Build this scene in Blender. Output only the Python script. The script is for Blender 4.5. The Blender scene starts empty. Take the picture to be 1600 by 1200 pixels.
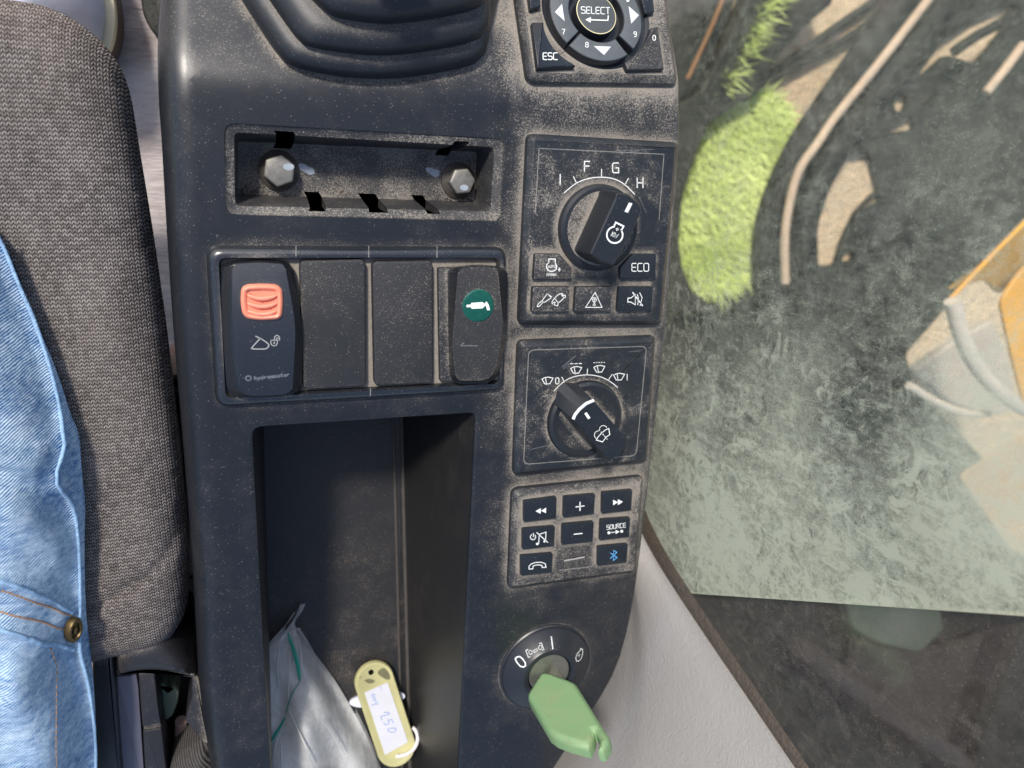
import bpy, bmesh, math, random
import numpy as np
from mathutils import Vector, Matrix
from mathutils.geometry import delaunay_2d_cdt
random.seed(4)
rng = np.random.default_rng(4)
sc = bpy.context.scene
COL = sc.collection
# ---------------------------------------------------------------- camera
F = 1156.0            # focal length in photo pixels (about a 26 mm equivalent phone lens)
HC = 256.0            # height of the camera above the console surface, mm
vx = Vector(((4200-800)/F, -(360-600)/F, -1.0)).normalized()
vy = Vector((120/F, 3900/F, 1.0)).normalized()
vz = vx.cross(vy).normalized()
vx = vy.cross(vz).normalized()
CW = Matrix((vx, vy, vz))            # camera space -> world
cam_d = bpy.data.cameras.new('camera')
cam_d.sensor_width = 36.0
cam_d.lens = F/1600*36.0
cam_d.clip_start = 0.005
cam_d.clip_end = 400
cam_d.dof.use_dof = True
cam_d.dof.focus_distance = 0.262
cam_d.dof.aperture_fstop = 13.0
cam = bpy.data.objects.new('camera', cam_d)
COL.objects.link(cam)
cam.matrix_world = Matrix.Translation((0, 0, HC/1000)) @ CW.to_4x4()
sc.camera = cam
# ---------------------------------------------------------------- sky, sun, exposure
SUN_EL, SUN_AZ = math.radians(47), math.radians(-32)   # azimuth measured from +Y towards +X
world = bpy.data.worlds.new('World')
sc.world = world
world.use_nodes = True
wn = world.node_tree.nodes
wl = world.node_tree.links
sky = wn.new('ShaderNodeTexSky')
sky.sky_type = 'NISHITA'
sky.sun_disc = False
sky.sun_elevation = SUN_EL
sky.sun_rotation = SUN_AZ
sky.dust_density = 2.0
bg = wn['Background']
bg.inputs['Strength'].default_value = 0.135
wl.new(sky.outputs[0], bg.inputs['Color'])
sd = bpy.data.lights.new('sun', 'SUN')
sd.energy = 2.9
sd.angle = math.radians(7.0)
sd.color = (1.0, 0.94, 0.86)
sun = bpy.data.objects.new('sun', sd)
COL.objects.link(sun)
S_DIR = Vector((math.sin(SUN_AZ)*math.cos(SUN_EL), math.cos(SUN_AZ)*math.cos(SUN_EL), math.sin(SUN_EL)))
sun.rotation_euler = S_DIR.to_track_quat('Z', 'Y').to_euler()
sun.location = S_DIR*5
sc.view_settings.view_transform = 'Standard'
sc.view_settings.look = 'None'
sc.view_settings.exposure = 0.6
sc.view_settings.gamma = 1.0
sc.cycles.use_denoising = True
sc.cycles.max_bounces = 8
sc.cycles.transparent_max_bounces = 24
sc.cycles.caustics_reflective = False
sc.cycles.caustics_refractive = False

# ---------------------------------------------------------------- measuring helpers (mm)
CP = Vector((0, 0, HC))
def ray(u, v):
    return CW @ Vector(((u-800)/F, -(v-600)/F, -1.0))
def P(u, v, h=0.0):
    r = ray(u, v)
    return CP + r*((h-HC)/r.z)
class Surf:
    def __init__(s, o, a, b):
        s.o, s.a, s.b = Vector(o), Vector(a).normalized(), Vector(b).normalized()
        s.n = s.a.cross(s.b).normalized()
    def p2(s, u, v, h=0.0):
        r = ray(u, v)
        o = s.o + s.n*h
        p = CP + r*((o-CP).dot(s.n)/r.dot(s.n))
        d = p-o
        return (d.dot(s.a), d.dot(s.b))
    def w(s, x, y, h=0.0):
        return s.o + s.a*x + s.b*y + s.n*h
FLAT = Surf((0, 0, 0), (1, 0, 0), (0, 1, 0))
BEND = math.radians(24)
Y0 = P(700, 138).y
SLOPE = Surf((0, Y0, 0), (1, 0, 0), (0, math.cos(BEND), -math.sin(BEND)))
XE = P(1066, 200).x
XG = XE + 24.0                       # inner face of the side window
GLASS = Surf((XG, 0, 0), (0, 1, 0), (0, 0, 1))     # a = y, b = z, n = +x
def zf(x, y):
    w = 2.5
    q = (y-Y0)/w
    s = np.where(q > 30, q, np.log1p(np.exp(np.minimum(q, 30))))
    z = -math.tan(BEND)*w*s
    x1 = P(806, 150).x
    z = z - 0.9*np.exp(-((x-x1+2)/2.2)**2)*np.clip((y+20)/60, 0, 1)
    return z
# zoom-window coordinates -> photo pixels
def Z(ox, oy, k): return lambda a, b: (ox+a/k, oy+b/k)
zA, zB, zC, zD, zE, zF, zG, zH = Z(0,0,3), Z(250,0,2.909), Z(780,0,5), Z(790,190,3.638), Z(310,370,3.2), Z(790,510,5), Z(780,730,6), Z(740,940,4.617)
zI, zJ, zK, zL, zN, zO = Z(340,620,2.0696), Z(0,900,3.81), Z(0,350,2), Z(1000,0,2.667), Z(950,840,2.4615), Z(390,920,4.286)
zQ, zR, zS, zT, zU = Z(340,520,11.43), Z(830,390,8), Z(930,310,13.33), Z(840,560,8.573), Z(540,1050,8)
def mp(z, pts): return [z(*p) for p in pts]

def area2(p):
    return 0.5*sum(p[i][0]*p[(i+1) % len(p)][1]-p[(i+1) % len(p)][0]*p[i][1] for i in range(len(p)))
def inset(pts, d):
    n = len(pts)
    s = 1.0 if area2(pts) > 0 else -1.0
    dl = d if hasattr(d, '__len__') else [d]*n
    out = []
    for i in range(n):
        p0, p1, p2 = pts[i-1], pts[i], pts[(i+1) % n]
        e1 = (p1[0]-p0[0], p1[1]-p0[1]); e2 = (p2[0]-p1[0], p2[1]-p1[1])
        l1 = math.hypot(*e1) or 1e-9; l2 = math.hypot(*e2) or 1e-9
        n1 = (-e1[1]/l1*s, e1[0]/l1*s); n2 = (-e2[1]/l2*s, e2[0]/l2*s)
        m = (n1[0]+n2[0], n1[1]+n2[1])
        q = max(m[0]**2+m[1]**2, 0.6)
        k = 2*dl[i]/q
        out.append((p1[0]+m[0]*k, p1[1]+m[1]*k))
    return out
def rnd(pts, r, n=4):
    out = []
    N = len(pts)
    rl = r if hasattr(r, '__len__') else [r]*N
    for i in range(N):
        p0, p1, p2 = Vector(pts[i-1]), Vector(pts[i]), Vector(pts[(i+1) % N])
        t = rl[i]
        if t <= 0:
            out.append(tuple(p1)); continue
        a = p0-p1; b = p2-p1
        t = min(t, a.length*0.48, b.length*0.48)
        a = p1 + a.normalized()*t; b = p1 + b.normalized()*t
        for k in range(n+1):
            q = k/n
            out.append(tuple(a*(1-q)**2 + p1*2*q*(1-q) + b*q*q))
    return out
def circ(c, r, n=32, ry=None, a0=0.0):
    ry = r if ry is None else ry
    return [(c[0]+r*math.cos(a0+2*math.pi*i/n), c[1]+ry*math.sin(a0+2*math.pi*i/n)) for i in range(n)]
def smooth(pts, it=2, closed=False):
    for _ in range(it):
        out = []
        n = len(pts)
        for i in range(n if closed else n-1):
            a, b = Vector(pts[i]), Vector(pts[(i+1) % n])
            out += [tuple(a*0.75+b*0.25), tuple(a*0.25+b*0.75)]
        if not closed: out = [tuple(pts[0])]+out+[tuple(pts[-1])]
        pts = out
    return pts
def resample(pts, n):
    p = np.array(pts, float)
    d = np.r_[0, np.cumsum(np.hypot(*np.diff(p[:, :2], axis=0).T))]
    t = np.linspace(0, d[-1], n)
    return np.stack([np.interp(t, d, p[:, k]) for k in range(p.shape[1])], 1)
def inside(px, py, poly):
    p = np.array(poly); r = np.zeros(len(px), bool)
    x1, y1 = p[:, 0], p[:, 1]; x2, y2 = np.roll(x1, -1), np.roll(y1, -1)
    for a, b, c, d in zip(x1, y1, x2, y2):
        if b == d: continue
        m = ((b > py) != (d > py)) & (px < (c-a)*(py-b)/(d-b)+a)
        r ^= m
    return r
def pdist(px, py, line, closed=True):
    p = np.array(line); best = np.full(len(px), 1e9)
    q = np.roll(p, -1, 0) if closed else p[1:]
    for a, b in zip(p if closed else p[:-1], q):
        e = b-a; L = max(e@e, 1e-12)
        t = np.clip(((px-a[0])*e[0]+(py-a[1])*e[1])/L, 0, 1)
        best = np.minimum(best, np.hypot(px-a[0]-t*e[0], py-a[1]-t*e[1]))
    return best

# ---------------------------------------------------------------- mesh builder (works in mm)
class MB:
    def __init__(s): s.v, s.f, s.m, s.mats = [], [], [], []
    def mi(s, mat):
        if mat not in s.mats: s.mats.append(mat)
        return s.mats.index(mat)
    def add(s, vs):
        b = len(s.v); s.v += [tuple(x) for x in vs]; return b
    def face(s, idx, mat): s.f.append(tuple(idx)); s.m.append(s.mi(mat))
    def poly(s, vs, mat):
        b = s.add(vs); s.face(range(b, b+len(vs)), mat)
    def loft(s, rings, mat, closed=True, cap0=False, cap1=False, capmat=None, skip=None):
        n = len(rings[0]); bs = [s.add(r) for r in rings]
        for k in range(len(rings)-1):
            for i in range(n if closed else n-1):
                j = (i+1) % n
                if skip and skip(k, i): continue
                s.face((bs[k]+i, bs[k]+j, bs[k+1]+j, bs[k+1]+i), mat[k] if isinstance(mat, list) else mat)
        m0 = mat[0] if isinstance(mat, list) else mat; m1 = mat[-1] if isinstance(mat, list) else mat
        if cap0: s.face([bs[0]+i for i in range(n)][::-1], m0)
        if cap1: s.face([bs[-1]+i for i in range(n)], capmat or m1)
    def grid(s, g, mat):
        b = s.add([p for r in g for p in r]); n = len(g[0])
        for i in range(len(g)-1):
            for j in range(n-1):
                s.face((b+i*n+j, b+i*n+j+1, b+(i+1)*n+j+1, b+(i+1)*n+j), mat)
    def tube(s, pts, r, mat, n=8, caps=True):
        pts = [Vector(p) for p in pts]; rings = []
        rr = r if hasattr(r, '__len__') else [r]*len(pts)
        t0 = (pts[1]-pts[0]).normalized()
        up = Vector((0, 0, 1)) if abs(t0.z) < .9 else Vector((1, 0, 0))
        nrm = t0.cross(up).normalized()
        for i, p in enumerate(pts):
            t = (pts[min(i+1, len(pts)-1)]-pts[max(i-1, 0)]).normalized()
            nrm = (nrm - t*nrm.dot(t)).normalized(); bn = t.cross(nrm)
            rings.append([p+(nrm*math.cos(2*math.pi*k/n)+bn*math.sin(2*math.pi*k/n))*rr[i] for k in range(n)])
        s.loft(rings, mat, cap0=caps, cap1=caps)
    def sheet(s, outer, holes, res, zfun, mat, to=None, jit=0.0):
        o = np.array(outer); x0, y0 = o.min(0); x1, y1 = o.max(0)
        gx, gy = np.meshgrid(np.arange(x0, x1, res), np.arange(y0, y1, res*.9))
        gx[1::2] += res/2
        gx, gy = gx.ravel(), gy.ravel()
        if jit: gx = gx+rng.normal(0, jit, len(gx)); gy = gy+rng.normal(0, jit, len(gy))
        ok = inside(gx, gy, outer) & (pdist(gx, gy, outer) > res*.55)
        for h in holes: ok &= ~inside(gx, gy, h) & (pdist(gx, gy, h) > res*.55)
        vs, es = [], []
        for L in [outer]+list(holes):
            b = len(vs); vs += [Vector((p[0], p[1])) for p in L]
            es += [(b+i, b+(i+1) % len(L)) for i in range(len(L))]
        vs += [Vector((a, c)) for a, c in zip(gx[ok], gy[ok])]
        r = delaunay_2d_cdt(vs, es, [], 0, 1e-5)
        V = np.array([(p.x, p.y) for p in r[0]]); T = [t for t in r[2] if len(t) == 3]
        Ta = np.array(T); c = V[Ta].mean(1)
        ok = inside(c[:, 0], c[:, 1], outer)
        for h in holes: ok &= ~inside(c[:, 0], c[:, 1], h)
        z = zfun(V[:, 0], V[:, 1])
        W = [(a, b, c) for (a, b), c in zip(V, z)] if to is None else [to(a, b, c) for (a, b), c in zip(V, z)]
        b0 = s.add(W)
        for t, k in zip(T, ok):
            if k: s.face([b0+i for i in t], mat)
    # raised slab with a chamfered/rounded top; pts = 2D outline of its base in surface S
    def raised(s, S, pts, h0, h1, bev, mat, drop=None, draft=0.0, topmat=None):
        drop = bev if drop is None else drop
        rings = [[S.w(x, y, h0) for x, y in pts]]
        q = inset(pts, draft)
        rings.append([S.w(x, y, h1-drop) for x, y in q])
        for a in (0.25, 0.6, 1.0):
            rings.append([S.w(x, y, h1-drop*(1-math.sin(a*math.pi/2))) for x, y in inset(q, bev*(1-math.cos(a*math.pi/2)))])
        s.loft(rings, mat, cap1=True, capmat=topmat)
        return inset(q, bev)
    def chamf(s, S, pts, h0, h1, bev, mat, drop=None):
        drop = bev if drop is None else drop
        r = []
        for h, d in ((h0, 0), (h1-drop-.25, 0), (h1-drop, .12), (h1-.15, bev-.15), (h1, bev+.1)):
            r.append([S.w(x, y, h) for x, y in inset(pts, d)])
        s.loft(r, mat, cap1=True)
    # printed line (ribbon) traced in photo pixels
    def ink(s, S, px, w, h, mat, closed=False, off=0.07):
        p = [Vector(S.p2(u, v, h)) for u, v in px]
        n = len(p); L, R = [], []
        hw = w*0.5*0.235
        for i in range(n):
            a = p[i-1] if (i > 0 or closed) else p[i]
            c = p[(i+1) % n] if (i < n-1 or closed) else p[i]
            d1 = (p[i]-a); d2 = (c-p[i])
            if d1.length < 1e-6: d1 = d2
            if d2.length < 1e-6: d2 = d1
            d1 = d1.normalized(); d2 = d2.normalized()
            m = Vector((-d1.y-d2.y, d1.x+d2.x))
            k = hw*2/max(m.length_squared, 1.2)
            m = m*k
            e = Vector((0, 0))
            if not closed and i == 0: e = -d2*hw*.6
            if not closed and i == n-1: e = d1*hw*.6
            L.append(p[i]+m+e); R.append(p[i]-m+e)
        a = [S.w(q.x, q.y, h+off) for q in L]; b = [S.w(q.x, q.y, h+off) for q in R]
        s.loft([a, b], mat, closed=closed)
    def fill(s, S, px, h, mat, off=0.07):
        s.poly([S.w(*S.p2(u, v, h), h+off) for u, v in px], mat)
    def text(s, S, txt, u, v, ht, h, w, mat, ex=(1, 0), ey=(0, 1), gap=.28, asp=1.0, center=True):
        tot = sum(GL[c][0]*asp+gap for c in txt)-gap
        x = -tot/2 if center else 0
        for c in txt:
            for st in GL[c][1]:
                px = []
                for a, b in st:
                    X = (x+a*asp)*ht; Y = (b-.5)*ht
                    px.append((u+ex[0]*X+ey[0]*Y, v+ex[1]*X+ey[1]*Y))
                s.ink(S, px, w, h, mat)
            x += GL[c][0]*asp+gap
    def build(s, name, parent=None, label=None, angle=32, cat=None, group=None, kind=None, dbl=2e-3, normals=True):
        bm = bmesh.new()
        o0 = Vector(ROOT.get(root_of(parent).name, (0, 0, 0))) if parent is not None else Vector((0, 0, 0))
        loc = Vector((0, 0, 0))
        V = np.array([tuple(p) for p in s.v], float)
        if parent is None:
            loc = Vector((float(V[:, 0].mean()), float(V[:, 1].mean()), float(V[:, 2].min())))
            o0 = loc
        V = (V-np.array(o0))*0.001
        me = bpy.data.meshes.new(name)
        me.from_pydata([tuple(p) for p in V], [], s.f)
        for m in s.mats: me.materials.append(M[m])
        me.polygons.foreach_set('material_index', s.m)
        bm.from_mesh(me)
        bmesh.ops.remove_doubles(bm, verts=bm.verts, dist=dbl*0.001)
        if normals: bmesh.ops.recalc_face_normals(bm, faces=bm.faces)
        bm.to_mesh(me); bm.free()
        me.shade_smooth()
        me.set_sharp_from_angle(angle=math.radians(angle))
        o = bpy.data.objects.new(name, me)
        COL.objects.link(o)
        o.location = loc*0.001
        if parent is not None: o.parent = parent
        tag(o, label, cat, group, kind)
        if parent is None: ROOT[o.name] = tuple(loc)
        return o
ROOT = {}
def root_of(o):
    while o.parent is not None: o = o.parent
    return o
def tag(o, label=None, cat=None, group=None, kind=None):
    if label: o['label'] = label
    if cat: o['category'] = cat
    if group: o['group'] = group
    if kind: o['kind'] = kind
def thing(name, label, cat, loc, group=None):
    o = bpy.data.objects.new(name, None)
    o.empty_display_size = 0.02
    COL.objects.link(o)
    o.location = Vector(loc)*0.001
    ROOT[o.name] = tuple(loc)
    tag(o, label, cat, group)
    return o
GL = {
 'S': (.6, [[(.58,.06),(.5,0),(.1,0),(0,.1),(0,.38),(.1,.48),(.5,.5),(.6,.6),(.6,.9),(.5,1),(.08,1),(0,.94)]]),
 'E': (.55, [[(.55,0),(.1,0),(0,.1),(0,.9),(.1,1),(.55,1)], [(0,.5),(.5,.5)]]),
 'L': (.5, [[(0,0),(0,.9),(.1,1),(.5,1)]]),
 'C': (.58, [[(.58,0),(.12,0),(0,.12),(0,.88),(.12,1),(.58,1)]]),
 'T': (.6, [[(0,0),(.6,0)], [(.3,0),(.3,1)]]),
 'O': (.62, [[(.12,0),(.5,0),(.62,.12),(.62,.88),(.5,1),(.12,1),(0,.88),(0,.12),(.12,0)]]),
 '0': (.55, [[(.14,0),(.41,0),(.55,.16),(.55,.84),(.41,1),(.14,1),(0,.84),(0,.16),(.14,0)]]),
 'U': (.6, [[(0,0),(0,.88),(.12,1),(.48,1),(.6,.88),(.6,0)]]),
 'R': (.6, [[(0,1),(0,0),(.5,0),(.6,.1),(.6,.42),(.5,.52),(0,.52)], [(.34,.52),(.6,1)]]),
 'F': (.55, [[(.55,0),(0,0),(0,1)], [(0,.48),(.48,.48)]]),
 'G': (.62, [[(.6,0),(.12,0),(0,.12),(0,.88),(.12,1),(.62,1),(.62,.5),(.34,.5)]]),
 'H': (.6, [[(0,0),(0,1)], [(.6,0),(.6,1)], [(0,.5),(.6,.5)]]),
 'I': (.1, [[(.05,0),(.05,1)]]),
 'A': (.6, [[(0,1),(.3,0),(.6,1)], [(.12,.65),(.48,.65)]]),
 'K': (.55, [[(0,0),(0,1)], [(.55,0),(0,.55)], [(.2,.4),(.55,1)]]),
 'W': (.8, [[(0,0),(.2,1),(.4,.25),(.6,1),(.8,0)]]),
 'n': (.5, [[(0,1),(0,.35)], [(0,.45),(.2,.35),(.5,.4),(.5,1)]]),
 '/': (.4, [[(.4,0),(0,1)]]),
 'm': (.8, [[(0,1),(0,.35),(.4,.38),(.4,1)], [(.4,.38),(.8,.38),(.8,1)]]),
 'i': (.1, [[(.05,.35),(.05,1)], [(.05,.05),(.05,.15)]]),
 '7': (.55, [[(0,0),(.55,0),(.2,1)]]),
 '8': (.55, [[(.12,0),(.43,0),(.53,.1),(.53,.36),(.43,.46),(.12,.46),(.02,.36),(.02,.1),(.12,0)], [(.12,.46),(.43,.46),(.55,.58),(.55,.88),(.43,1),(.12,1),(0,.88),(0,.58),(.12,.46)]]),
 '9': (.55, [[(.55,.5),(.12,.5),(0,.38),(0,.12),(.12,0),(.43,0),(.55,.12),(.55,.6),(.4,1),(.08,1)]]),
}
# ---------------------------------------------------------------- materials
M = {}
class NT:
    def __init__(s, name):
        m = bpy.data.materials.new(name); m.use_nodes = True
        s.m, s.n, s.l = m, m.node_tree.nodes, m.node_tree.links
        s.out = s.n['Material Output']; s.b = s.n['Principled BSDF']
        s.pos = s.n.new('ShaderNodeNewGeometry')
        M[name] = m
    def set(s, node, i, val):
        sk = node.inputs[i]
        if hasattr(val, 'bl_idname') and 'Socket' in val.bl_idname: s.l.new(val, sk)
        else: sk.default_value = val
    def noise(s, scale, detail=3, rough=.55, vec=None, dist=0.0, stretch=None):
        t = s.n.new('ShaderNodeTexNoise')
        v = vec or s.pos.outputs['Position']
        if stretch:
            mp_ = s.n.new('ShaderNodeMapping'); s.l.new(v, mp_.inputs[0]); mp_.inputs['Scale'].default_value = stretch[0]
            mp_.inputs['Rotation'].default_value = stretch[1]; v = mp_.outputs[0]
        s.l.new(v, t.inputs['Vector'])
        t.inputs['Scale'].default_value = scale; t.inputs['Detail'].default_value = detail; t.inputs['Roughness'].default_value = rough
        t.inputs['Distortion'].default_value = dist
        return t.outputs['Fac']
    def math(s, op, a, b=0.0, c=None, clamp=False):
        t = s.n.new('ShaderNodeMath'); t.operation = op; t.use_clamp = clamp
        s.set(t, 0, a); s.set(t, 1, b)
        if c is not None: s.set(t, 2, c)
        return t.outputs[0]
    def rng(s, v, a, b, c=0.0, d=1.0, smooth=False):
        t = s.n.new('ShaderNodeMapRange'); t.clamp = True
        if smooth: t.interpolation_type = 'SMOOTHSTEP'
        s.set(t, 0, v); s.set(t, 1, a); s.set(t, 2, b); s.set(t, 3, c); s.set(t, 4, d)
        return t.outputs[0]
    def mix(s, f, a, b):
        t = s.n.new('ShaderNodeMix'); t.data_type = 'RGBA'
        s.set(t, 0, f)
        for i, q in ((6, a), (7, b)):
            if isinstance(q, tuple): t.inputs[i].default_value = (*q, 1)
            else: s.l.new(q, t.inputs[i])
        return t.outputs[2]
    def xyz(s):
        t = s.n.new('ShaderNodeSeparateXYZ'); s.l.new(s.pos.outputs['Position'], t.inputs[0]); return t.outputs
    def nrm(s):
        t = s.n.new('ShaderNodeSeparateXYZ'); s.l.new(s.pos.outputs['Normal'], t.inputs[0]); return t.outputs
    def bump(s, h, dist, strength=1.0, prev=None):
        t = s.n.new('ShaderNodeBump'); s.set(t, 'Height', h); t.inputs['Distance'].default_value = dist; t.inputs['Strength'].default_value = strength
        if prev: s.l.new(prev, t.inputs['Normal'])
        return t.outputs[0]
    def fin(s, col, rough=.5, nrm=None, spec=.5, **kw):
        if isinstance(col, tuple): s.b.inputs['Base Color'].default_value = (*col, 1)
        else: s.l.new(col, s.b.inputs['Base Color'])
        s.set(s.b, 'Roughness', rough)
        s.b.inputs['Specular IOR Level'].default_value = spec
        if nrm: s.l.new(nrm, s.b.inputs['Normal'])
        for k, q in kw.items(): s.set(s.b, k.replace('_', ' '), q)
DUST = (.30, .27, .23)
def dusty(name, base, rough=.4, dens=.25, ao=.5, aod=.004, var=.5, up=.25, region=0.0, grain=.00003, spec=.5, dust=DUST, speck=2900):
    """dark moulded plastic with settled dust: grains, smears and lines of dirt along the joints"""
    t = NT(name)
    big = t.noise(28, 4, .6, dist=.6); mid = t.noise(130, 4, .65, dist=.4); fine = t.noise(speck, 2, .7); f2 = t.noise(speck*.5, 2, .6)
    d = t.math('MULTIPLY_ADD', t.math('SUBTRACT', big, .5), var*1.5, dens)
    d = t.math('MULTIPLY_ADD', t.math('SUBTRACT', mid, .5), var, d)
    if ao:
        a = t.n.new('ShaderNodeAmbientOcclusion'); a.samples = 4; a.inputs['Distance'].default_value = aod
        k = t.math('SUBTRACT', 1.0, a.outputs['AO'])
        d = t.math('MULTIPLY_ADD', k, ao*1.6, d)
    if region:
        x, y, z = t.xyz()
        d = t.math('MULTIPLY_ADD', t.rng(y, P(700, 165).y/1000, P(700, 110).y/1000, 0, 1, True), .22, d)  # extra dust on the front slope paints in the sheen of the sky
        r = t.math('MULTIPLY', t.rng(x, P(720, 500).x/1000, P(830, 500).x/1000, 0, 1, True), t.rng(y, P(900, 980).y/1000, P(900, 880).y/1000, 0, 1, True))
        r = t.math('MULTIPLY', r, t.rng(y, P(900, 90).y/1000, P(900, 190).y/1000, 1, .45, True)) if False else r
        d = t.math('MULTIPLY_ADD', r, region, d)
    nz = t.nrm()[2]
    d = t.math('MULTIPLY', d, t.rng(nz, .1, .9, 1-up*2 if up < .5 else 0.0, 1))
    g = t.math('MULTIPLY_ADD', f2, .45, t.math('MULTIPLY', fine, .55))
    th = t.math('SUBTRACT', .80, t.math('MULTIPLY', d, .52))
    m = t.rng(g, t.math('SUBTRACT', th, .03), t.math('ADD', th, .10), 0, .88)
    film = t.rng(d, .15, 1.1, 0, .28)
    tone = t.mix(t.noise(900, 2, .7), tuple(q*1.15 for q in dust), tuple(q*.5 for q in dust))
    col = t.mix(film, base, tuple(q*.42 for q in dust))
    col = t.mix(m, col, tone)
    vo = t.n.new('ShaderNodeTexVoronoi'); vo.inputs['Scale'].default_value = 1900; t.l.new(t.pos.outputs['Position'], vo.inputs['Vector'])
    sv = t.n.new('ShaderNodeSeparateColor'); t.l.new(vo.outputs['Color'], sv.inputs[0])
    sp = t.math('MULTIPLY', t.rng(vo.outputs['Distance'], .17, .28, 1, 0), t.math('GREATER_THAN', sv.outputs[0], t.rng(d, -.1, .7, .955, .70)))
    sp = t.math('MULTIPLY', sp, t.rng(nz, .3, .8, .15, 1))
    col = t.mix(t.math('MULTIPLY', sp, t.math('MULTIPLY_ADD', t.math('POWER', sv.outputs[1], 2.0), .55, .12)), col, (.42, .385, .34))
    m = t.math('MAXIMUM', m, film)
    b1 = t.bump(t.noise(2600, 1), grain, .55)
    b2 = t.bump(m, .00004, .5, b1)
    t.fin(col, t.rng(m, 0, .8, rough, .95), b2, spec)
    return t
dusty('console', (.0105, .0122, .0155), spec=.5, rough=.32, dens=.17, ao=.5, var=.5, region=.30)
dusty('console_slope', (.013, .015, .02), rough=.42, dens=.1, ao=.5, var=.4)
dusty('module', (.0115, .0145, .019), rough=.40, dens=.28, ao=.9, aod=.003, var=.95, up=.35)
dusty('module_heavy', (.0125, .0145, .019), rough=.42, dens=.55, ao=.9, aod=.003, var=.6, up=.4)
dusty('module_print', (.0115, .0145, .019), rough=.42, dens=.34, ao=.8, aod=.003, var=1.2, up=.3)
dusty('button', (.011, .0145, .0195), rough=.36, dens=.08, ao=.25, aod=.002, var=.35, up=.3)
dusty('button_dusty', (.0125, .0145, .019), rough=.42, dens=.45, ao=.3, aod=.002, var=.5, up=.3)
dusty('switch_cap', (.0115, .013, .0165), rough=.26, dens=.08, ao=.3, aod=.002, var=.35, up=.45, spec=1.0)
dusty('blank', (.013, .014, .017), rough=.6, dens=.30, ao=.35, aod=.002, var=.4, up=.3, grain=.00008)
dusty('frame', (.0115, .0135, .0175), spec=.9, rough=.24, dens=.10, ao=.95, aod=.0035, var=.45, up=.45)
dusty('frame_floor', (.03, .026, .02), rough=.7, dens=.75, ao=.4, var=.4)
dusty('recess', (.018, .0185, .021), rough=.5, dens=.5, ao=.25, aod=.006, var=.65, up=.2)
dusty('cavity', (.016, .016, .0165), rough=.45, dens=.26, ao=.0, var=.75, up=.15, dust=(.20, .16, .125))
dusty('rubber', (.013, .015, .019), rough=.48, dens=.15, ao=.75, aod=.008, var=.5, up=.45)
dusty('black_trim', (.018, .018, .021), rough=.42, dens=.22, ao=.7, aod=.004, var=.5, up=.3)
dusty('lavender_trim', (.11, .11, .145), rough=.45, dens=.12, ao=.4, aod=.003, var=.3, up=.3)
def plain(name, col, rough=.5, spec=.5, bumpd=0.0, scale=900, var=.25, vs=120, **kw):
    t = NT(name)
    n = t.noise(vs, 4, .6)
    c = t.mix(n, tuple(x*(1-var) for x in col), tuple(min(1, x*(1+var)) for x in col))
    nb = t.bump(t.noise(scale, 3), bumpd, 1.0) if bumpd else None
    t.fin(c, rough, nb, spec, **kw)
    return t
plain('print_white', (.70, .72, .70), .5, var=.12, vs=900)
plain('print_grey', (.30, .31, .30), .6, var=.3, vs=1500)
plain('print_worn', (.11, .13, .15), .6, var=.6, vs=1800)
plain('print_arrow', (.55, .57, .60), .4, var=.15, vs=700)
plain('print_line', (.22, .22, .21), .5, var=.3, vs=600)
plain('print_blue', (.12, .42, .80), .4, var=.1, vs=900)
plain('gold_ring', (.62, .56, .33), .4, var=.2, vs=600)
plain('wheel_grey', (.075, .085, .092), .5, var=.2, vs=500, bumpd=.00002)
plain('select_grey', (.052, .060, .062), .5, var=.2, vs=500, bumpd=.00002)
plain('metal_edge', (.72, .74, .76), .25, var=.1, vs=300)
plain('red_latch', (.78, .24, .15), .45, var=.16, vs=350, bumpd=.00003)
plain('green_lens', (.006, .07, .052), .22, var=.35, vs=900, bumpd=.00006, scale=1500)
plain('black_hole', (.003, .003, .003), .9, spec=.1)
plain('collar', (.014, .016, .020), .38, var=.2, bumpd=.00003, scale=2000)
plain('lock_metal', (.20, .20, .17), .38, var=.35, vs=500, bumpd=.00006, scale=700, Metallic=.75)
plain('bolt_metal', (.24, .23, .205), .55, var=.4, vs=450, bumpd=.00012, scale=500, Metallic=.7)
plain('washer_metal', (.085, .075, .065), .55, var=.45, vs=400, bumpd=.00012, scale=600, Metallic=.3)
plain('paint_mark', (.30, .34, .39), .6, var=.35, vs=700)
plain('bead', (.055, .05, .045), .6, var=.4, vs=250, bumpd=.00006, scale=500)
t = NT('key_green')
n1 = t.noise(70, 5, .6, dist=1.2); n2 = t.noise(420, 4, .65)
c = t.mix(t.noise(40, 2), (.15, .26, .125), (.19, .31, .155))
c = t.mix(t.math('MULTIPLY', t.rng(n1, .5, .75), .35), c, (.30, .28, .17))
c = t.mix(t.rng(n2, .60, .72, 0, .5), c, (.22, .21, .13))
t.fin(c, .55, t.bump(t.noise(900, 3), .00005, 1), .35)
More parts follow.
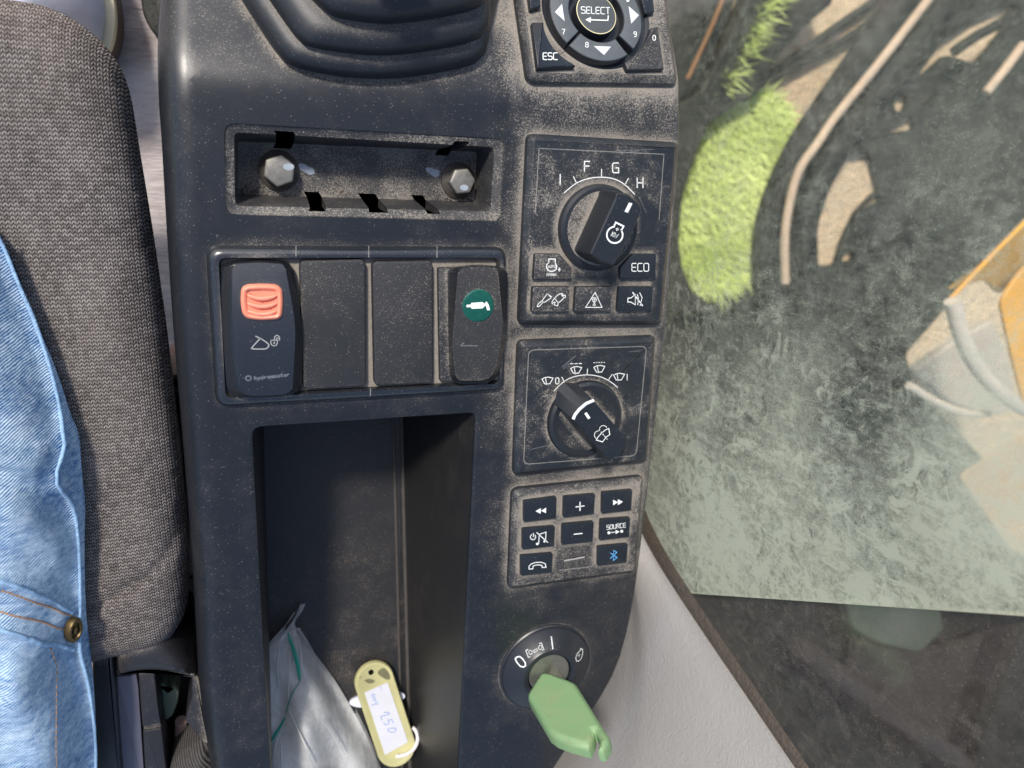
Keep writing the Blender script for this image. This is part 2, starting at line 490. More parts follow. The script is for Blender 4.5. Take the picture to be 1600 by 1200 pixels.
# knitted seat cloth
t = NT('knit')
x, y, z = t.xyz()
w = t.noise(28, 2)
xs = t.math('MULTIPLY_ADD', w, .9, t.math('MULTIPLY', x, 1/.00145))
fx = t.math('FRACT', xs)
tri = t.math('ABSOLUTE', t.math('SUBTRACT', fx, .5))
ys = t.math('ADD', t.math('MULTIPLY', y, 1/.00128), t.math('MULTIPLY', tri, 1.15))
ys = t.math('MULTIPLY_ADD', t.noise(35, 2), 1.2, ys)
fy = t.math('FRACT', ys)
hgt = t.math('SINE', t.math('MULTIPLY', fy, math.pi))
side = t.math('SINE', t.math('MULTIPLY', t.math('FRACT', t.math('MULTIPLY', xs, 2.0)), math.pi))
hh = t.math('MULTIPLY', t.math('POWER', hgt, .8), t.math('MULTIPLY_ADD', side, .55, .45))
cell = t.n.new('ShaderNodeTexWhiteNoise'); cell.noise_dimensions = '2D'
cv = t.n.new('ShaderNodeCombineXYZ'); t.l.new(t.math('FLOOR', xs), cv.inputs[0]); t.l.new(t.math('FLOOR', ys), cv.inputs[1]); t.l.new(cv.outputs[0], cell.inputs['Vector'])
lum = t.math('MULTIPLY', hh, t.math('MULTIPLY_ADD', cell.outputs['Value'], .55, .6))
lum = t.math('ADD', lum, t.math('MULTIPLY', t.math('SUBTRACT', t.noise(1500, 2, .7), .5), .45))
c = t.mix(t.rng(t.math('ADD', lum, t.math('MULTIPLY', t.math('SUBTRACT', t.noise(55, 4, .7), .5), .7)), .08, 1.0), (.036, .031, .029), (.29, .255, .235))
c = t.mix(t.rng(t.noise(16, 4), .45, .75, 0, .3), c, (.13, .10, .08))
t.fin(c, .95, t.bump(hh, .0005, .8), .15)
t = NT('rib_cloth')
x, y, z = t.xyz()
q = t.math('SINE', t.math('MULTIPLY', t.math('ADD', t.math('MULTIPLY', x, 1.0), t.math('MULTIPLY', y, .55)), 2*math.pi/.0013))
c = t.mix(t.rng(t.math('ADD', q, t.math('MULTIPLY', t.noise(900, 2), 2)), -.5, 2.6), (.022, .021, .022), (.10, .095, .09))
t.fin(c, .95, t.bump(q, .0003, .7), .15)
# denim
t = NT('denim')
x, y, z = t.xyz()
tw = t.math('ADD', t.math('MULTIPLY', x, .75), t.math('MULTIPLY', y, -1.0))
tw = t.math('ADD', tw, t.math('MULTIPLY', t.noise(120, 2), .002))
q = t.math('SINE', t.math('MULTIPLY', tw, 2*math.pi/.00095))
slub = t.noise(420, 3, .65, stretch=((.35, 1.5, 1), (0, 0, .6)))
fine = t.noise(1300, 2, .7)
big = t.noise(34, 5, .62, dist=.8)
v = t.math('MULTIPLY_ADD', q, .10, t.math('MULTIPLY', slub, 1.0))
v = t.math('MULTIPLY_ADD', fine, .42, v)
v = t.math('MULTIPLY_ADD', big, 1.15, v)
c = t.mix(t.rng(v, .95, 1.60), (.045, .155, .36), (.55, .69, .81))
c = t.mix(t.rng(t.noise(60, 4, .6, dist=.8), .56, .76, 0, .55), c, (.72, .80, .86))
t.fin(c, .9, t.bump(t.math('ADD', q, t.math('MULTIPLY', slub, 4)), .0002, .9), .2)
plain('denim_edge', (.27, .42, .60), .9, spec=.2, var=.55, vs=500, bumpd=.0005, scale=900)
plain('thread_orange', (.42, .24, .13), .8, spec=.2, var=.3, vs=800)
plain('thread_pale', (.50, .50, .50), .8, spec=.2, var=.3, vs=800)
plain('bronze', (.13, .09, .04), .5, var=.35, vs=300, bumpd=.0001, scale=400, Metallic=.8)
plain('shoe_leather', (.46, .47, .55), .45, var=.2, vs=30, bumpd=.0002, scale=300)
plain('shoe_welt', (.70, .62, .42), .6, var=.2, vs=60)
plain('shoe_sole', (.10, .065, .05), .8, var=.3)
t = NT('mat')
n1 = t.noise(14, 5, .65, dist=1.0); n2 = t.noise(70, 4, .6, stretch=((.5, 3, 1), (0, 0, .1))); n3 = t.noise(500, 3)
c = t.mix(t.rng(n1, .35, .68), (.26, .22, .215), (.60, .545, .52))
c = t.mix(t.rng(n2, .5, .75, 0, .5), c, (.40, .36, .36))
c = t.mix(t.rng(n3, .6, .75, 0, .4), c, (.2, .17, .16))
t.fin(c, .75, t.bump(n2, .002, .9), .3)
plain('rail_brown', (.23, .165, .15), .6, var=.25, vs=60, bumpd=.0001)
plain('dark_slot', (.012, .010, .010), .7)
# grey vinyl trim
t = NT('grey_vinyl')
n = t.noise(240, 5, .6, dist=2.2); g = t.noise(30, 4)
c = t.mix(g, (.27, .262, .255), (.32, .31, .30))
c = t.mix(t.rng(t.noise(90, 4, .7), .62, .75, 0, .35), c, (.30, .25, .2))
t.fin(c, .42, t.bump(n, .0005, .7), .5)
plain('seal', (.075, .06, .048), .8, var=.5, vs=400, bumpd=.0006, scale=700)
plain('glass_edge', (.52, .56, .46), .3, var=.2, vs=100)
# window glass, one side carrying dried dirt
def glass(name, tint, dirt, region, clear=.12, gl=.12):
    t = NT(name)
    x, y, z = t.xyz()
    yy = t.math('MULTIPLY', y, 1.0)
    lo = t.rng(y, P(1200, 150, 0).y/1000, GLASS.p2(1200, 900)[0]/1000, 0, 1, True)
    lo2 = t.rng(y, GLASS.p2(1200, 560)[0]/1000, GLASS.p2(1200, 930)[0]/1000, 0, 1, True)
    b = t.noise(14, 5, .6, dist=1.2); mth = t.noise(150, 6, .75, dist=.8)
    st = t.noise(420, 4, .75, stretch=((1, 1, .25), (.35, 0, 0))); sp = t.noise(1900, 2, .7); big = t.noise(24, 4, .6, dist=1.0)
    blot = t.math('MULTIPLY', t.rng(mth, .50, .58), t.rng(big, .42, .60))
    d = t.math('MULTIPLY_ADD', lo, region*.16, clear)
    d = t.math('MULTIPLY_ADD', lo2, region*.36, d)
    d = t.math('MULTIPLY_ADD', t.math('SUBTRACT', t.noise(320, 5, .75), .5), t.math('MULTIPLY_ADD', lo, region*1.1, region*.35), d)
    d = t.math('MULTIPLY_ADD', t.math('SUBTRACT', b, .5), region*.45, d)
    for (bu, bv, br, ba) in ((1545, 790, 30, .42), (1130, 840, 26, .25), (1250, 800, 30, .2), (1230, 620, 26, .22), (1100, 640, 14, .2), (1440, 900, 40, .2), (1480, 250, 30, .12), (1550, 580, 30, .22)):
        c2_ = GLASS.p2(bu, bv); ds = t.math('SQRT', t.math('ADD', t.math('POWER', t.math('ABSOLUTE', t.math('SUBTRACT', y, c2_[0]/1000)), 2.0), t.math('POWER', t.math('ABSOLUTE', t.math('SUBTRACT', z, c2_[1]/1000)), 2.0)))
        d = t.math('MULTIPLY_ADD', t.rng(ds, br*.2/1000, br*1.5/1000, 1, 0, True), ba*region, d)
    d = t.math('MULTIPLY_ADD', t.math('MULTIPLY', blot, t.math('MULTIPLY_ADD', lo, .8, .2)), region*.62, d)
    bl2 = t.math('MULTIPLY', t.rng(t.noise(62, 7, .78, dist=1.2), .52, .57), t.rng(t.noise(30, 3, .6), .45, .62))
    d = t.math('MULTIPLY_ADD', t.math('MULTIPLY', bl2, t.math('MULTIPLY_ADD', lo, .7, .3)), region*.5, d)
    d = t.math('MULTIPLY_ADD', t.math('MULTIPLY', t.rng(t.noise(48, 6, .75, dist=1.5), .56, .66), lo), -region*.34, d)
    d = t.math('MULTIPLY_ADD', t.math('MULTIPLY', t.rng(st, .50, .66), t.math('MULTIPLY_ADD', lo, .7, .3)), region*.30, d)
    d = t.math('MULTIPLY_ADD', t.rng(sp, .58, .72), t.math('MULTIPLY_ADD', lo, .22, .30), d)
    d = t.rng(d, 0, 1, 0.02, .85)
    tr = t.n.new('ShaderNodeBsdfTransparent'); tr.inputs[0].default_value = (*tint, 1)
    di = t.n.new('ShaderNodeBsdfDiffuse')
    t.l.new(t.mix(b, dirt, (dirt[0]*1.05, dirt[1]*1.0, dirt[2]*.93)), di.inputs[0])
    tl = t.n.new('ShaderNodeBsdfTranslucent'); tl.inputs[0].default_value = (*[q*.8 for q in dirt], 1)
    m0 = t.n.new('ShaderNodeMixShader'); m0.inputs[0].default_value = .35; t.l.new(di.outputs[0], m0.inputs[1]); t.l.new(tl.outputs[0], m0.inputs[2])
    m1 = t.n.new('ShaderNodeMixShader'); t.l.new(d, m1.inputs[0]); t.l.new(tr.outputs[0], m1.inputs[1]); t.l.new(m0.outputs[0], m1.inputs[2])
    gs = t.n.new('ShaderNodeBsdfGlossy'); gs.inputs['Roughness'].default_value = .12
    fr = t.n.new('ShaderNodeFresnel'); fr.inputs[0].default_value = 1.45
    m2 = t.n.new('ShaderNodeMixShader'); t.l.new(t.math('MULTIPLY', fr.outputs[0], gl), m2.inputs[0]); t.l.new(m1.outputs[0], m2.inputs[1]); t.l.new(gs.outputs[0], m2.inputs[2])
    t.l.new(m2.outputs[0], t.out.inputs['Surface'])
glass('glass_front', (.98, 1.0, .96), (.63, .69, .57), 1.0, clear=.09)
glass('glass_rear', (.50, .50, .50), (.26, .23, .205), .34, clear=.05)
t = NT('glass_plain')
tr = t.n.new('ShaderNodeBsdfTransparent'); tr.inputs[0].default_value = (.97, .99, .96, 1); t.l.new(tr.outputs[0], t.out.inputs['Surface'])
# plastic bag
def film(name, col, alpha, rough=.25):
    t = NT(name)
    n = t.noise(60, 4, .6, dist=1.5)
    pr = t.b; pr.inputs['Base Color'].default_value = (*col, 1); pr.inputs['Roughness'].default_value = rough
    t.l.new(t.bump(t.noise(120, 4, .6, dist=1.0), .0012, .8), pr.inputs['Normal'])
    tl = t.n.new('ShaderNodeBsdfTranslucent'); tl.inputs[0].default_value = (*col, 1)
    tr = t.n.new('ShaderNodeBsdfTransparent'); tr.inputs[0].default_value = (.95, .95, .94, 1)
    m0 = t.n.new('ShaderNodeMixShader'); m0.inputs[0].default_value = .35; t.l.new(pr.outputs[0], m0.inputs[1]); t.l.new(tl.outputs[0], m0.inputs[2])
    m1 = t.n.new('ShaderNodeMixShader'); t.l.new(t.rng(n, .3, .7, alpha-.14, alpha+.16), m1.inputs[0]); t.l.new(tr.outputs[0], m1.inputs[1]); t.l.new(m0.outputs[0], m1.inputs[2])
    t.l.new(m1.outputs[0], t.out.inputs['Surface'])
film('bag_film', (.92, .93, .92), .60, .14)
plain('bag_zip', (.02, .30, .22), .4, var=.2, vs=300)
plain('crease_pale', (.62, .62, .60), .35, var=.2, vs=300)
t = plain('tag_yellow', (.42, .40, .20), .3, var=.25, vs=90, Transmission_Weight=0.0)
plain('tag_dirt', (.14, .135, .07), .4, var=.4, vs=200)
plain('tag_paper', (.52, .53, .57), .6, var=.1, vs=120)
plain('ink_blue', (.10, .22, .52), .6, var=.3, vs=900)
plain('ring_white', (.66, .62, .62), .35, var=.12)
plain('clip_white', (.58, .60, .70), .35, var=.15)
# outside
t = NT('soil')
c = t.mix(t.rng(t.noise(3, 5), .3, .7), (.74, .52, .35), (.90, .69, .48))
c = t.mix(t.rng(t.noise(38, 5, .7), .5, .75, 0, .6), c, (.42, .29, .20))
t.fin(c, .95, t.bump(t.noise(45, 6, .7), .03, .8), .1)
t = NT('grass')
inf = t.n.new('ShaderNodeObjectInfo')
c = t.mix(t.rng(t.noise(9, 4), .3, .7), (.44, .56, .12), (.80, .86, .36))
c = t.mix(t.rng(t.noise(70, 2), .55, .75, 0, .6), c, (.78, .78, .42))
t.fin(c, .7, None, .25)
plain('turf', (.14, .20, .05), .95, var=.4, vs=20, spec=.1)
def grime(name, a, b, k=.5, rough=.7):
    t = NT(name)
    c = t.mix(t.rng(t.noise(12, 6, .7), .35, .7), a, b)
    c = t.mix(t.rng(t.noise(90, 5, .75), .52, .72, 0, k), c, (.17, .15, .115))
    t.fin(c, rough, t.bump(t.noise(60, 5), .004, .6), .3)
grime('steel_dark', (.010, .011, .010), (.03, .031, .026), .25)
grime('hose_black', (.009, .010, .009), (.022, .023, .02), .2)
grime('steel_brown', (.10, .075, .06), (.16, .12, .10))
grime('orange_paint', (.62, .28, .025), (.74, .36, .03), .1, .4)
grime('peach_paint', (.42, .26, .14), (.52, .34, .20), .3)
grime('orange_shaded', (.30, .17, .03), (.36, .20, .04), .35, .5)  # orange paint darkened to mustard, the shade is put into the colour
grime('rust', (.22, .10, .04), (.30, .15, .07), .3)
grime('pale_hose', (.50, .42, .37), (.62, .53, .46), .2, .5)
grime('soil_strip', (.46, .335, .25), (.60, .44, .32), .35)  # tan of the added tubes that stand in for sunlit soil
grime('pink_plate', (.40, .33, .28), (.50, .42, .36), .3)
grime('dull_green', (.10, .14, .10), (.14, .18, .13), .15)
grime('grey_bar', (.05, .047, .045), (.075, .07, .066), .3)
grime('rock_black', (.010, .014, .013), (.04, .05, .046), .2)

# ================================================================ CONSOLE
con = thing('control_console', 'dark dusty plastic control console with rocker switches, dials and keypads along its top', 'control console', P(640, 600, -120))
def plan(u, v):
    if v < 138:
        x, y = SLOPE.p2(u, v); q = SLOPE.w(x, y); return (q.x, q.y)
    return FLAT.p2(u, v)
left_px = [(400,1560),(378,1330),(364,1200),(352,1120),(346,1050),(342,925),(334,800),(323,650),(315,550),(305,380),(297,200),(292,140),(292,60),(300,-40)]
right_px = [(1020,-40),(1034,0),(1054,100),(1060,150),(1058,200),(1043,450),(1032,560),(1012,735),(995,880),(984,960),(962,1045),(930,1100),(896,1150),(862,1200),(828,1262),(812,1340),(806,1560)]
n_left = 40
L = resample(smooth(left_px, 2), n_left); R = resample(smooth(right_px, 2), 50)
hout = [plan(*p) for p in L]+[plan(*p) for p in R]
wid = []
for i in range(len(hout)):
    wid.append(9.0 if i < n_left else 2.0)
dep = [11.0 if i < n_left else 3.0 for i in range(len(hout))]
cav_top = rnd([FLAT.p2(*p) for p in [(389,664),(748,641),(709,1430),(430,1430)]], [4.5, 3.5, .6, .6], 5)
def lerp_poly(c4, tl):
    """ring through four corners with extra points at the given edge parameters"""
    out = []
    for e in range(4):
        a, b = Vector(c4[e]), Vector(c4[(e+1) % 4])
        for q in tl[e]: out.append(tuple(a.lerp(b, q)))
    return out
# mounting recess rings (TL, TR, BR, BL)
rec_out4 = [FLAT.p2(*p) for p in mp(zB, [(291,556),(1567,630),(1548,1006),(298,975)])]
rec_mid4 = [FLAT.p2(*p, -.9) for p in mp(zB, [(318,582),(1538,652),(1520,978),(322,952)])]
rec_in4 = [FLAT.p2(*p, -1.2) for p in mp(zB, [(336,600),(1520,668),(1503,962),(340,936)])]
rec_fl4 = [FLAT.p2(*p, -18) for p in mp(zB, [(352,642),(1436,690),(1428,916),(352,884)])]
N1, N2 = (.147, .216), (.823, .882)
B1, B2, B3 = (.271, .332), (.495, .568), (.724, .776)
ce = [0, .015, .04, .08]
et = ce+[N1[0], N1[1], .35, .5, .65, N2[0], N2[1]]+[.92, .96, .985]
eb = sorted(ce+[1-B3[1], 1-B3[0], 1-B2[1], 1-B2[0], .62, 1-B1[1], 1-B1[0]]+[.92, .96, .985])
es = [0, .05, .12, .25, .5, .75, .88, .95]
TL_ = [et, es, eb, es]
def rring(c4, r):
    p = lerp_poly(c4, TL_)
    c4v = [Vector(c) for c in c4]
    out = []
    for q in p:                    # round the corners: pull points near a corner onto an arc
        q = Vector(q)
        for ci, c in enumerate(c4v):
            a = (c4v[ci-1]-c).normalized(); b = (c4v[(ci+1) % 4]-c).normalized()
            d = q-c
            if d.length < r*1.001:
                s_ = d.dot(b) if abs(d.dot(b)) >= abs(d.dot(a)) else -d.dot(a)
                t_ = (s_/r+1)/2
                q = (c+a*r)*(1-t_)**2 + c*2*t_*(1-t_) + (c+b*r)*t_**2
                break
        out.append(tuple(q))
    return out
ring_o, ring_m, ring_i, ring_f = rring(rec_out4, 3.4), rring(rec_mid4, 2.4), rring(rec_in4, 1.8), rring(rec_fl4, 1.2)
hb = MB()
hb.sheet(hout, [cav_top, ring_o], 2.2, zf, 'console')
def hz(pts, extra): return [(x, y, float(zf(np.array([x]), np.array([y]))[0])+extra) for x, y in pts]
rings = [hz(hout, 0)]
for a in (.2, .45, .7, .9, 1.0):
    an = a*math.pi/2
    o = inset(hout, [-w*math.sin(an) for w in wid])
    z0 = hz(hout, 0)
    rings.append([(o[i][0], o[i][1], z0[i][2]-dep[i]*(1-math.cos(an))) for i in range(len(o))])
o = inset(hout, [-w-(1.2 if i < n_left else .2) for i, w in enumerate(wid)])
rings.append([(p[0], p[1], rings[-1][i][2]-(16 if i < n_left else 70)) for i, p in enumerate(o)])
o = inset(hout, [-w+4 for w in wid])
rings.append([(p[0], p[1], -120) for p in o])
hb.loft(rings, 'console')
# soft rim of the storage hole
rr = [[(x, y, 0) for x, y in cav_top]]
for a in (.3, .6, 1.0):
    rr.append([(x, y, -1.6*(1-math.cos(a*math.pi/2))) for x, y in inset(cav_top, 1.3*math.sin(a*math.pi/2))])
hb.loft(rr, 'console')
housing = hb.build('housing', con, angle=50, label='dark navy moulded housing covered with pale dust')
# ---- mounting recess with slots and two bolts
m = MB()
def i2(e, q):  # index of a parameter on edge e
    return sum(len(TL_[k]) for k in range(e)) + [round(z, 5) for z in TL_[e]].index(round(q, 5))
notch = {i2(0, N1[0]), i2(0, N2[0]), i2(2, 1-B1[1]), i2(2, 1-B2[1]), i2(2, 1-B3[1])}
W3 = lambda pts, z: [(x, y, z) for x, y in pts]
m.loft([W3(ring_o, 0), W3(inset(ring_o, .35), -.55), W3(ring_m, -.95)], 'recess')
m.loft([W3(ring_m, -.95), W3(ring_i, -1.25), W3(inset(ring_i, .35), -2.0), W3([tuple(Vector(a).lerp(Vector(b), .93)) for a, b in zip(ring_i, ring_f)], -15.5), W3(ring_f, -17.2)], 'recess', skip=lambda k, i: i in notch)
fl = []
for i, p in enumerate(ring_f):
    fl.append(p)
    if i in notch:
        q = ring_f[i+1]; up = Vector((0, -1.7)) if i < len(et) else Vector((0, 1.7))
        sh = Vector((-1.0, 0)) if i < len(et) else Vector((-1.0, 0))
        fl.append(tuple(Vector(p)+up+sh)); fl.append(tuple(Vector(q)+up+sh))
m.sheet(fl, [], 4, lambda x, y: x*0-17.2+np.sin(x*.5)*.02, 'recess')
for i in notch:                        # cheeks of the cut wall thickness
    for j in (i, i+1):
        s_ = 1 if i < len(et) else -1
        a, b, c = Vector((*ring_m[j], -.95)), Vector((*ring_i[j], -1.25)), Vector((*ring_f[j], -17.2))
        o_ = Vector((0, 3.2*s_, 0))
        m.poly([b, c, c+o_+Vector((0, 0, -1)), b+o_*.45], 'recess')
bx = [Vector(FLAT.w(*q, 0)) for q in inset(ring_o, -1.0)]
m.loft([[(p.x, p.y, -2.5) for p in bx], [(p.x, p.y, -34) for p in bx]], 'black_hole', cap1=True)
rec = m.build('mounting_recess', con, 'empty rectangular recess with five notched slots', angle=40)
def paint(mb, px, h, mat): mb.fill(FLAT, px, h, mat, .12)
for k, (c, wr, hr, mark, a0) in enumerate((((540, 775), 26, 20.5, [(628,748),(645,742),(700,768),(704,790),(680,795),(636,772)], .35), ((1358, 822), 25, 18.5, [(1207,764),(1216,760),(1270,775),(1268,800),(1250,806),(1214,780)], .1))):
    b = MB()
    c2 = FLAT.p2(*zB(*c), -16)
    s_ = .232
    b.loft([W3(circ(c2, wr*s_*1.12, 40), -17.1), W3(circ(c2, wr*s_*1.10, 40), -16.3), W3(circ(c2, wr*s_*.95, 40), -15.6), W3(circ(c2, wr*s_*.8, 40), -14.6)], 'washer_metal', cap1=True)
    hexr = [r*s_ for r in (hr*1.13,)][0]
    hx = lambda k_: rnd(circ(c2, hexr*k_, 6, a0=a0), hexr*k_*.09, 2)
    b.loft([W3(hx(1), -15), W3(hx(1), -11.2), W3(hx(.985), -10.9), W3(hx(.90), -10.55), W3(hx(.87), -10.5)], 'bolt_metal', cap1=True)
    q = [(zB(*p)) for p in mark]
    ob = b.build('bolt', con, ('hex bolt at the left end of the recess, below its notch', 'hex bolt at the right end of the recess')[k], angle=28)
    pm = MB(); paint(pm, q, -17.0, 'paint_mark')
    # dab on the head itself
    e = circ((c2[0]+hexr*.55*(1 if k == 0 else .2), c2[1]+hexr*(.25 if k == 0 else -.45)), hexr*.34, 10, hexr*.22)
    pm.poly([(x, y, -10.42) for x, y in e], 'paint_mark')
    pm.build('paint_mark', rec if False else con, 'pale streak of marking paint')
# crumbs of dirt in the recess
m = MB()
for k in range(420):
    if k < 200: u, v = zB(rng.normal(400, 40), rng.normal(872, 18))
    elif k < 330: u, v = zB(rng.uniform(380, 1420), rng.normal(895, 14))
    else: u, v = zB(rng.normal(1370, 45), rng.normal(905, 12))
    if any(abs(u-c_) < 20 and v > 303 for c_ in (484, 574, 661)): continue
    p = P(u, v, -17.1); s_ = abs(rng.normal(.14, .1))+.05
    pts = [p+Vector((rng.normal(0, s_), rng.normal(0, s_), max(0, rng.normal(s_, s_*.5)))) for _ in range(4)]
    mt = 'bead' if k % 3 else 'seal'
    for f in ((0,1,2),(0,2,3),(0,3,1),(1,2,3)): m.poly([pts[i] for i in f], mt)
m.build('dirt_crumbs', con, kind='stuff')
# ---- storage tray
m = MB()
top = inset(cav_top, 1.3)
def trayfloor(x, y):
    t_ = np.clip((P(500, 655).y-y)/(P(500, 655).y-P(500, 1430).y), 0, 1)
    return -82+32*t_
fl_px = lambda v: (P(408+6*(v-650)/550, v, float(trayfloor(0, P(500, v).y))).x, P(629+9*(v-650)/550, v, float(trayfloor(0, P(500, v).y))).x)
VV = np.linspace(600, 1500, 60); VY = np.array([-P(560, v).y for v in VV])
ys = [p[1] for p in top]; ymax, ymin = max(ys), min(ys)
fr = []
for x, y in top:
    v_est = float(np.interp(-y, VY, VV))
    zq = float(trayfloor(0, y))
    xl0 = cav_top[0]; 
    ul, ur = 389+28*(v_est-664)/551, 748-29*(v_est-641)/574
    X0, X1 = P(ul, v_est).x, P(ur, v_est).x
    t_ = min(1, max(0, (x-X0)/(X1-X0)))
    q0 = P(412, 655, -82).x; q1 = P(629, 655, -82).x; q2 = P(418, 1200, -56).x; q3 = P(641, 1200, -56).x
    s_ = min(1, max(0, (P(500, 655).y-y)/(P(500, 655).y-P(500, 1200, -56).y))); s_ = s_ if y > P(500, 1200, -56).y else 1+(P(500, 1200, -56).y-y)/(P(500, 655).y-P(500, 1200, -56).y)
    A, B = q0+(q2-q0)*s_, q1+(q3-q1)*s_
    fr.append((A+(B-A)*t_, y-(2.0 if y > ymax-8 else 0), zq))
t3 = [(x, y, -1.6) for x, y in top]
mid = [tuple(Vector(a).lerp(Vector(b), .96)) for a, b in zip(t3, fr)]
fr_in = [(x, y) for x, y, z in fr]
m.loft([t3, [tuple(Vector(a).lerp(Vector(b), .5)) for a, b in zip(t3, fr)], mid, fr], 'cavity')
m.sheet(fr_in, [], 5, trayfloor, 'cavity')
tray = m.build('storage_tray', con, 'deep open storage tray, dark inside with dusty floor', angle=35)
m = MB()
for uo, r in ((0, 1.0), (-15, .7)):
    pts = []
    for s_ in np.linspace(0, 1, 14):
        q1 = P(629, 655, -82); q3 = P(641, 1200, -56)
        v = 660+555*s_; yy = P(500, 660).y+(P(500, 1240, -56).y-P(500, 660).y)*s_
        X = q1.x+(q3.x-q1.x)*s_*1.04+uo*.27-.8
        pts.append((X, yy-2.5 if s_ == 0 else yy, float(trayfloor(0, yy))+.15))
    m.tube(pts, r, 'bead', 10)
m.build('floor_bead', con, 'raised bead along the right edge of the tray floor')
# ---- joystick boot (bellows) on the slope
m = MB()
def bring(px, h): return [SLOPE.w(*SLOPE.p2(u, v, h), h) for u, v in resample(smooth(px, 2), 44)]
far = [(790,-60),(770,-130),(430,-130),(360,-60)]
l1 = [(372,-8),(436,92),(458,106),(525,120),(611,125),(697,112),(757,98),(766,48)]
l1t = [(414,-20),(468,62),(482,70),(540,82),(611,84),(697,72),(757,58),(765,20)]
l2 = [(410,-16),(466,66),(480,73),(540,84),(611,88),(697,76),(760,60),(768,20)]
l2t = [(466,-30),(512,14),(526,22),(560,30),(611,35),(690,24),(752,8),(762,-20)]
l3 = [(462,-28),(508,20),(524,27),(560,34),(611,39),(690,28),(758,12),(766,-20)]
l3t = [(520,-60),(550,-30),(570,-24),(590,-18),(611,-16),(680,-24),(740,-32),(752,-50)]
def lay(a, k): return a+[(q[0]*(1-k)+611*k, q[1]*(1-k)-90*k) for q in far]
def mixpx(a, b, k): return [(p[0]*(1-k)+q[0]*k, p[1]*(1-k)+q[1]*k) for p, q in zip(a, b)]
A, B, C_, D_, E_, G_ = lay(l1, 0), lay(l1t, .18), lay(l2, .16), lay(l2t, .34), lay(l3, .32), lay(l3t, .5)
def bulge(mb, a, b, h0, h1, out):
    r = []
    for k in np.linspace(0, 1, 7):
        pxs = mixpx(a, b, k**1.6)
        r.append(bring(pxs, h0+(h1-h0)*math.sin(k*math.pi/2)))
    mb.loft(r, 'rubber')
m.loft([bring(A, -1), bring(A, .4)], 'rubber')
bulge(m, A, B, .4, 8, 0)
m.loft([bring(B, 8), bring(mixpx(B, C_, 1.2), 5.8), bring(C_, 8.4)], 'rubber')
bulge(m, C_, D_, 8.4, 16, 0)
m.loft([bring(D_, 16), bring(mixpx(D_, E_, 1.2), 13.8), bring(E_, 16.4)], 'rubber')
bulge(m, E_, G_, 16.4, 25, 0)
m.loft([bring(G_, 25), bring(mixpx(G_, [(611, -70)]*len(G_), .5), 26), bring(mixpx(G_, [(611, -70)]*len(G_), .7), 40)], 'rubber', cap1=True)
m.build('joystick_boot', con, 'black rubber bellows boot of the joystick, in stacked folds', angle=60)

# ---- switch frame
m = MB()
fo = rnd([FLAT.p2(*p) for p in mp(zE, [(33,40),(1538,48),(1524,765),(84,848)])], 4.5, 6)
fi4 = [FLAT.p2(*p, 2.5) for p in mp(zE, [(106,108),(1500,106),(1500,728),(140,800)])]
fi = rnd(fi4, 2.2, 6)
fr_r = [W3(fo, -.2)]
for k in (0.12, .35, .65, .88, 1.0):
    z_ = 3.4*math.sin(math.pi*min(k, .55)/1.1)
    fr_r.append([(*tuple(Vector(a).lerp(Vector(b), k*.92)), z_) for a, b in zip(fo, fi)])
fr_r.append(W3(fi, 2.6)); fr_r.append(W3(inset(fi, .3), .5))
m.loft(fr_r, 'frame')
m.poly(W3(inset(fi, .25), .45), 'frame_floor')
for a, b in (((488, 42), (488, 98)), ((852, 46), (852, 102)), ((1193, 48), (1193, 104)), ((860, 758), (860, 796))):
    m.ink(FLAT, [zE(*a), zE(*b)], .9, 3.45, 'print_line', off=.05)
m.build('switch_frame', con, 'raised frame with rounded rim around the four switch places', angle=45)
# ---- rocker switch with orange-red latch
m = MB()
so = rnd([FLAT.p2(*p, 4) for p in mp(zE, [(112,150),(168,125),(300,116),(440,124),(476,158),(520,440),(518,778),(430,804),(300,812),(172,806),(142,760),(118,420)])], [1,2,2,2,2,6,3,2,4,3,2,6], 3)
st = rnd([FLAT.p2(*p, 9) for p in mp(zE, [(170,158),(190,140),(300,134),(420,140),(436,160),(487,440),(470,770),(430,792),(300,800),(222,794),(208,730),(168,400)])], [1,2,2,2,2,6,3,2,4,3,2,6], 3)
def mixr(a, b, k, za, zb): return [(p[0]*(1-k)+q[0]*k, p[1]*(1-k)+q[1]*k, za+(zb-za)*k) for p, q in zip(a, b)]
def tilt(r): 
    yc = P(400, 515).y
    return [(x, y, z-0.0046*(y-yc)**2+.018*(yc-y)) for x, y, z in r]
sw = [W3(so, .5), tilt(W3(so, 5.0)), tilt(mixr(so, st, .10, 5.0, 9.0)), tilt(mixr(so, st, .5, 6.2, 9.6)), tilt(mixr(so, st, .9, 7.0, 9.7)), tilt(W3(st, 9.8))]
m.loft(sw, 'switch_cap')
# crowned top face
ycn = P(400, 515).y
m.sheet(st, [], 2.0, lambda x, y: 9.8-0.0046*(y-ycn)**2+.018*(ycn-y), 'switch_cap')
Hs = lambda u, v: 9.8-0.0046*(P(u, v, 9).y-ycn)**2+.018*(ycn-P(u, v, 9).y)
def inkS(px, w, mat, closed=False):
    q = resample(px+([px[0]] if closed else []), max(2, len(px)*2))
    h = max(Hs(*p) for p in q)+.02
    m.ink(FLAT, [tuple(p) for p in q], w, h, mat, off=.06)
inkS(mp(zQ, [(680,60),(760,98),(870,165),(915,205),(915,240),(880,280),(840,290),(600,288),(640,230),(760,100)]), 1.5, 'print_grey')
inkS(mp(zQ, [(950,132),(1065,130),(1070,180),(1050,220),(1010,236),(970,222),(952,190)]), 1.2, 'print_grey', True)
inkS(mp(zQ, [(1012,130),(1015,75),(1040,48),(1075,45),(1105,75),(1108,132)]), 1.1, 'print_grey')
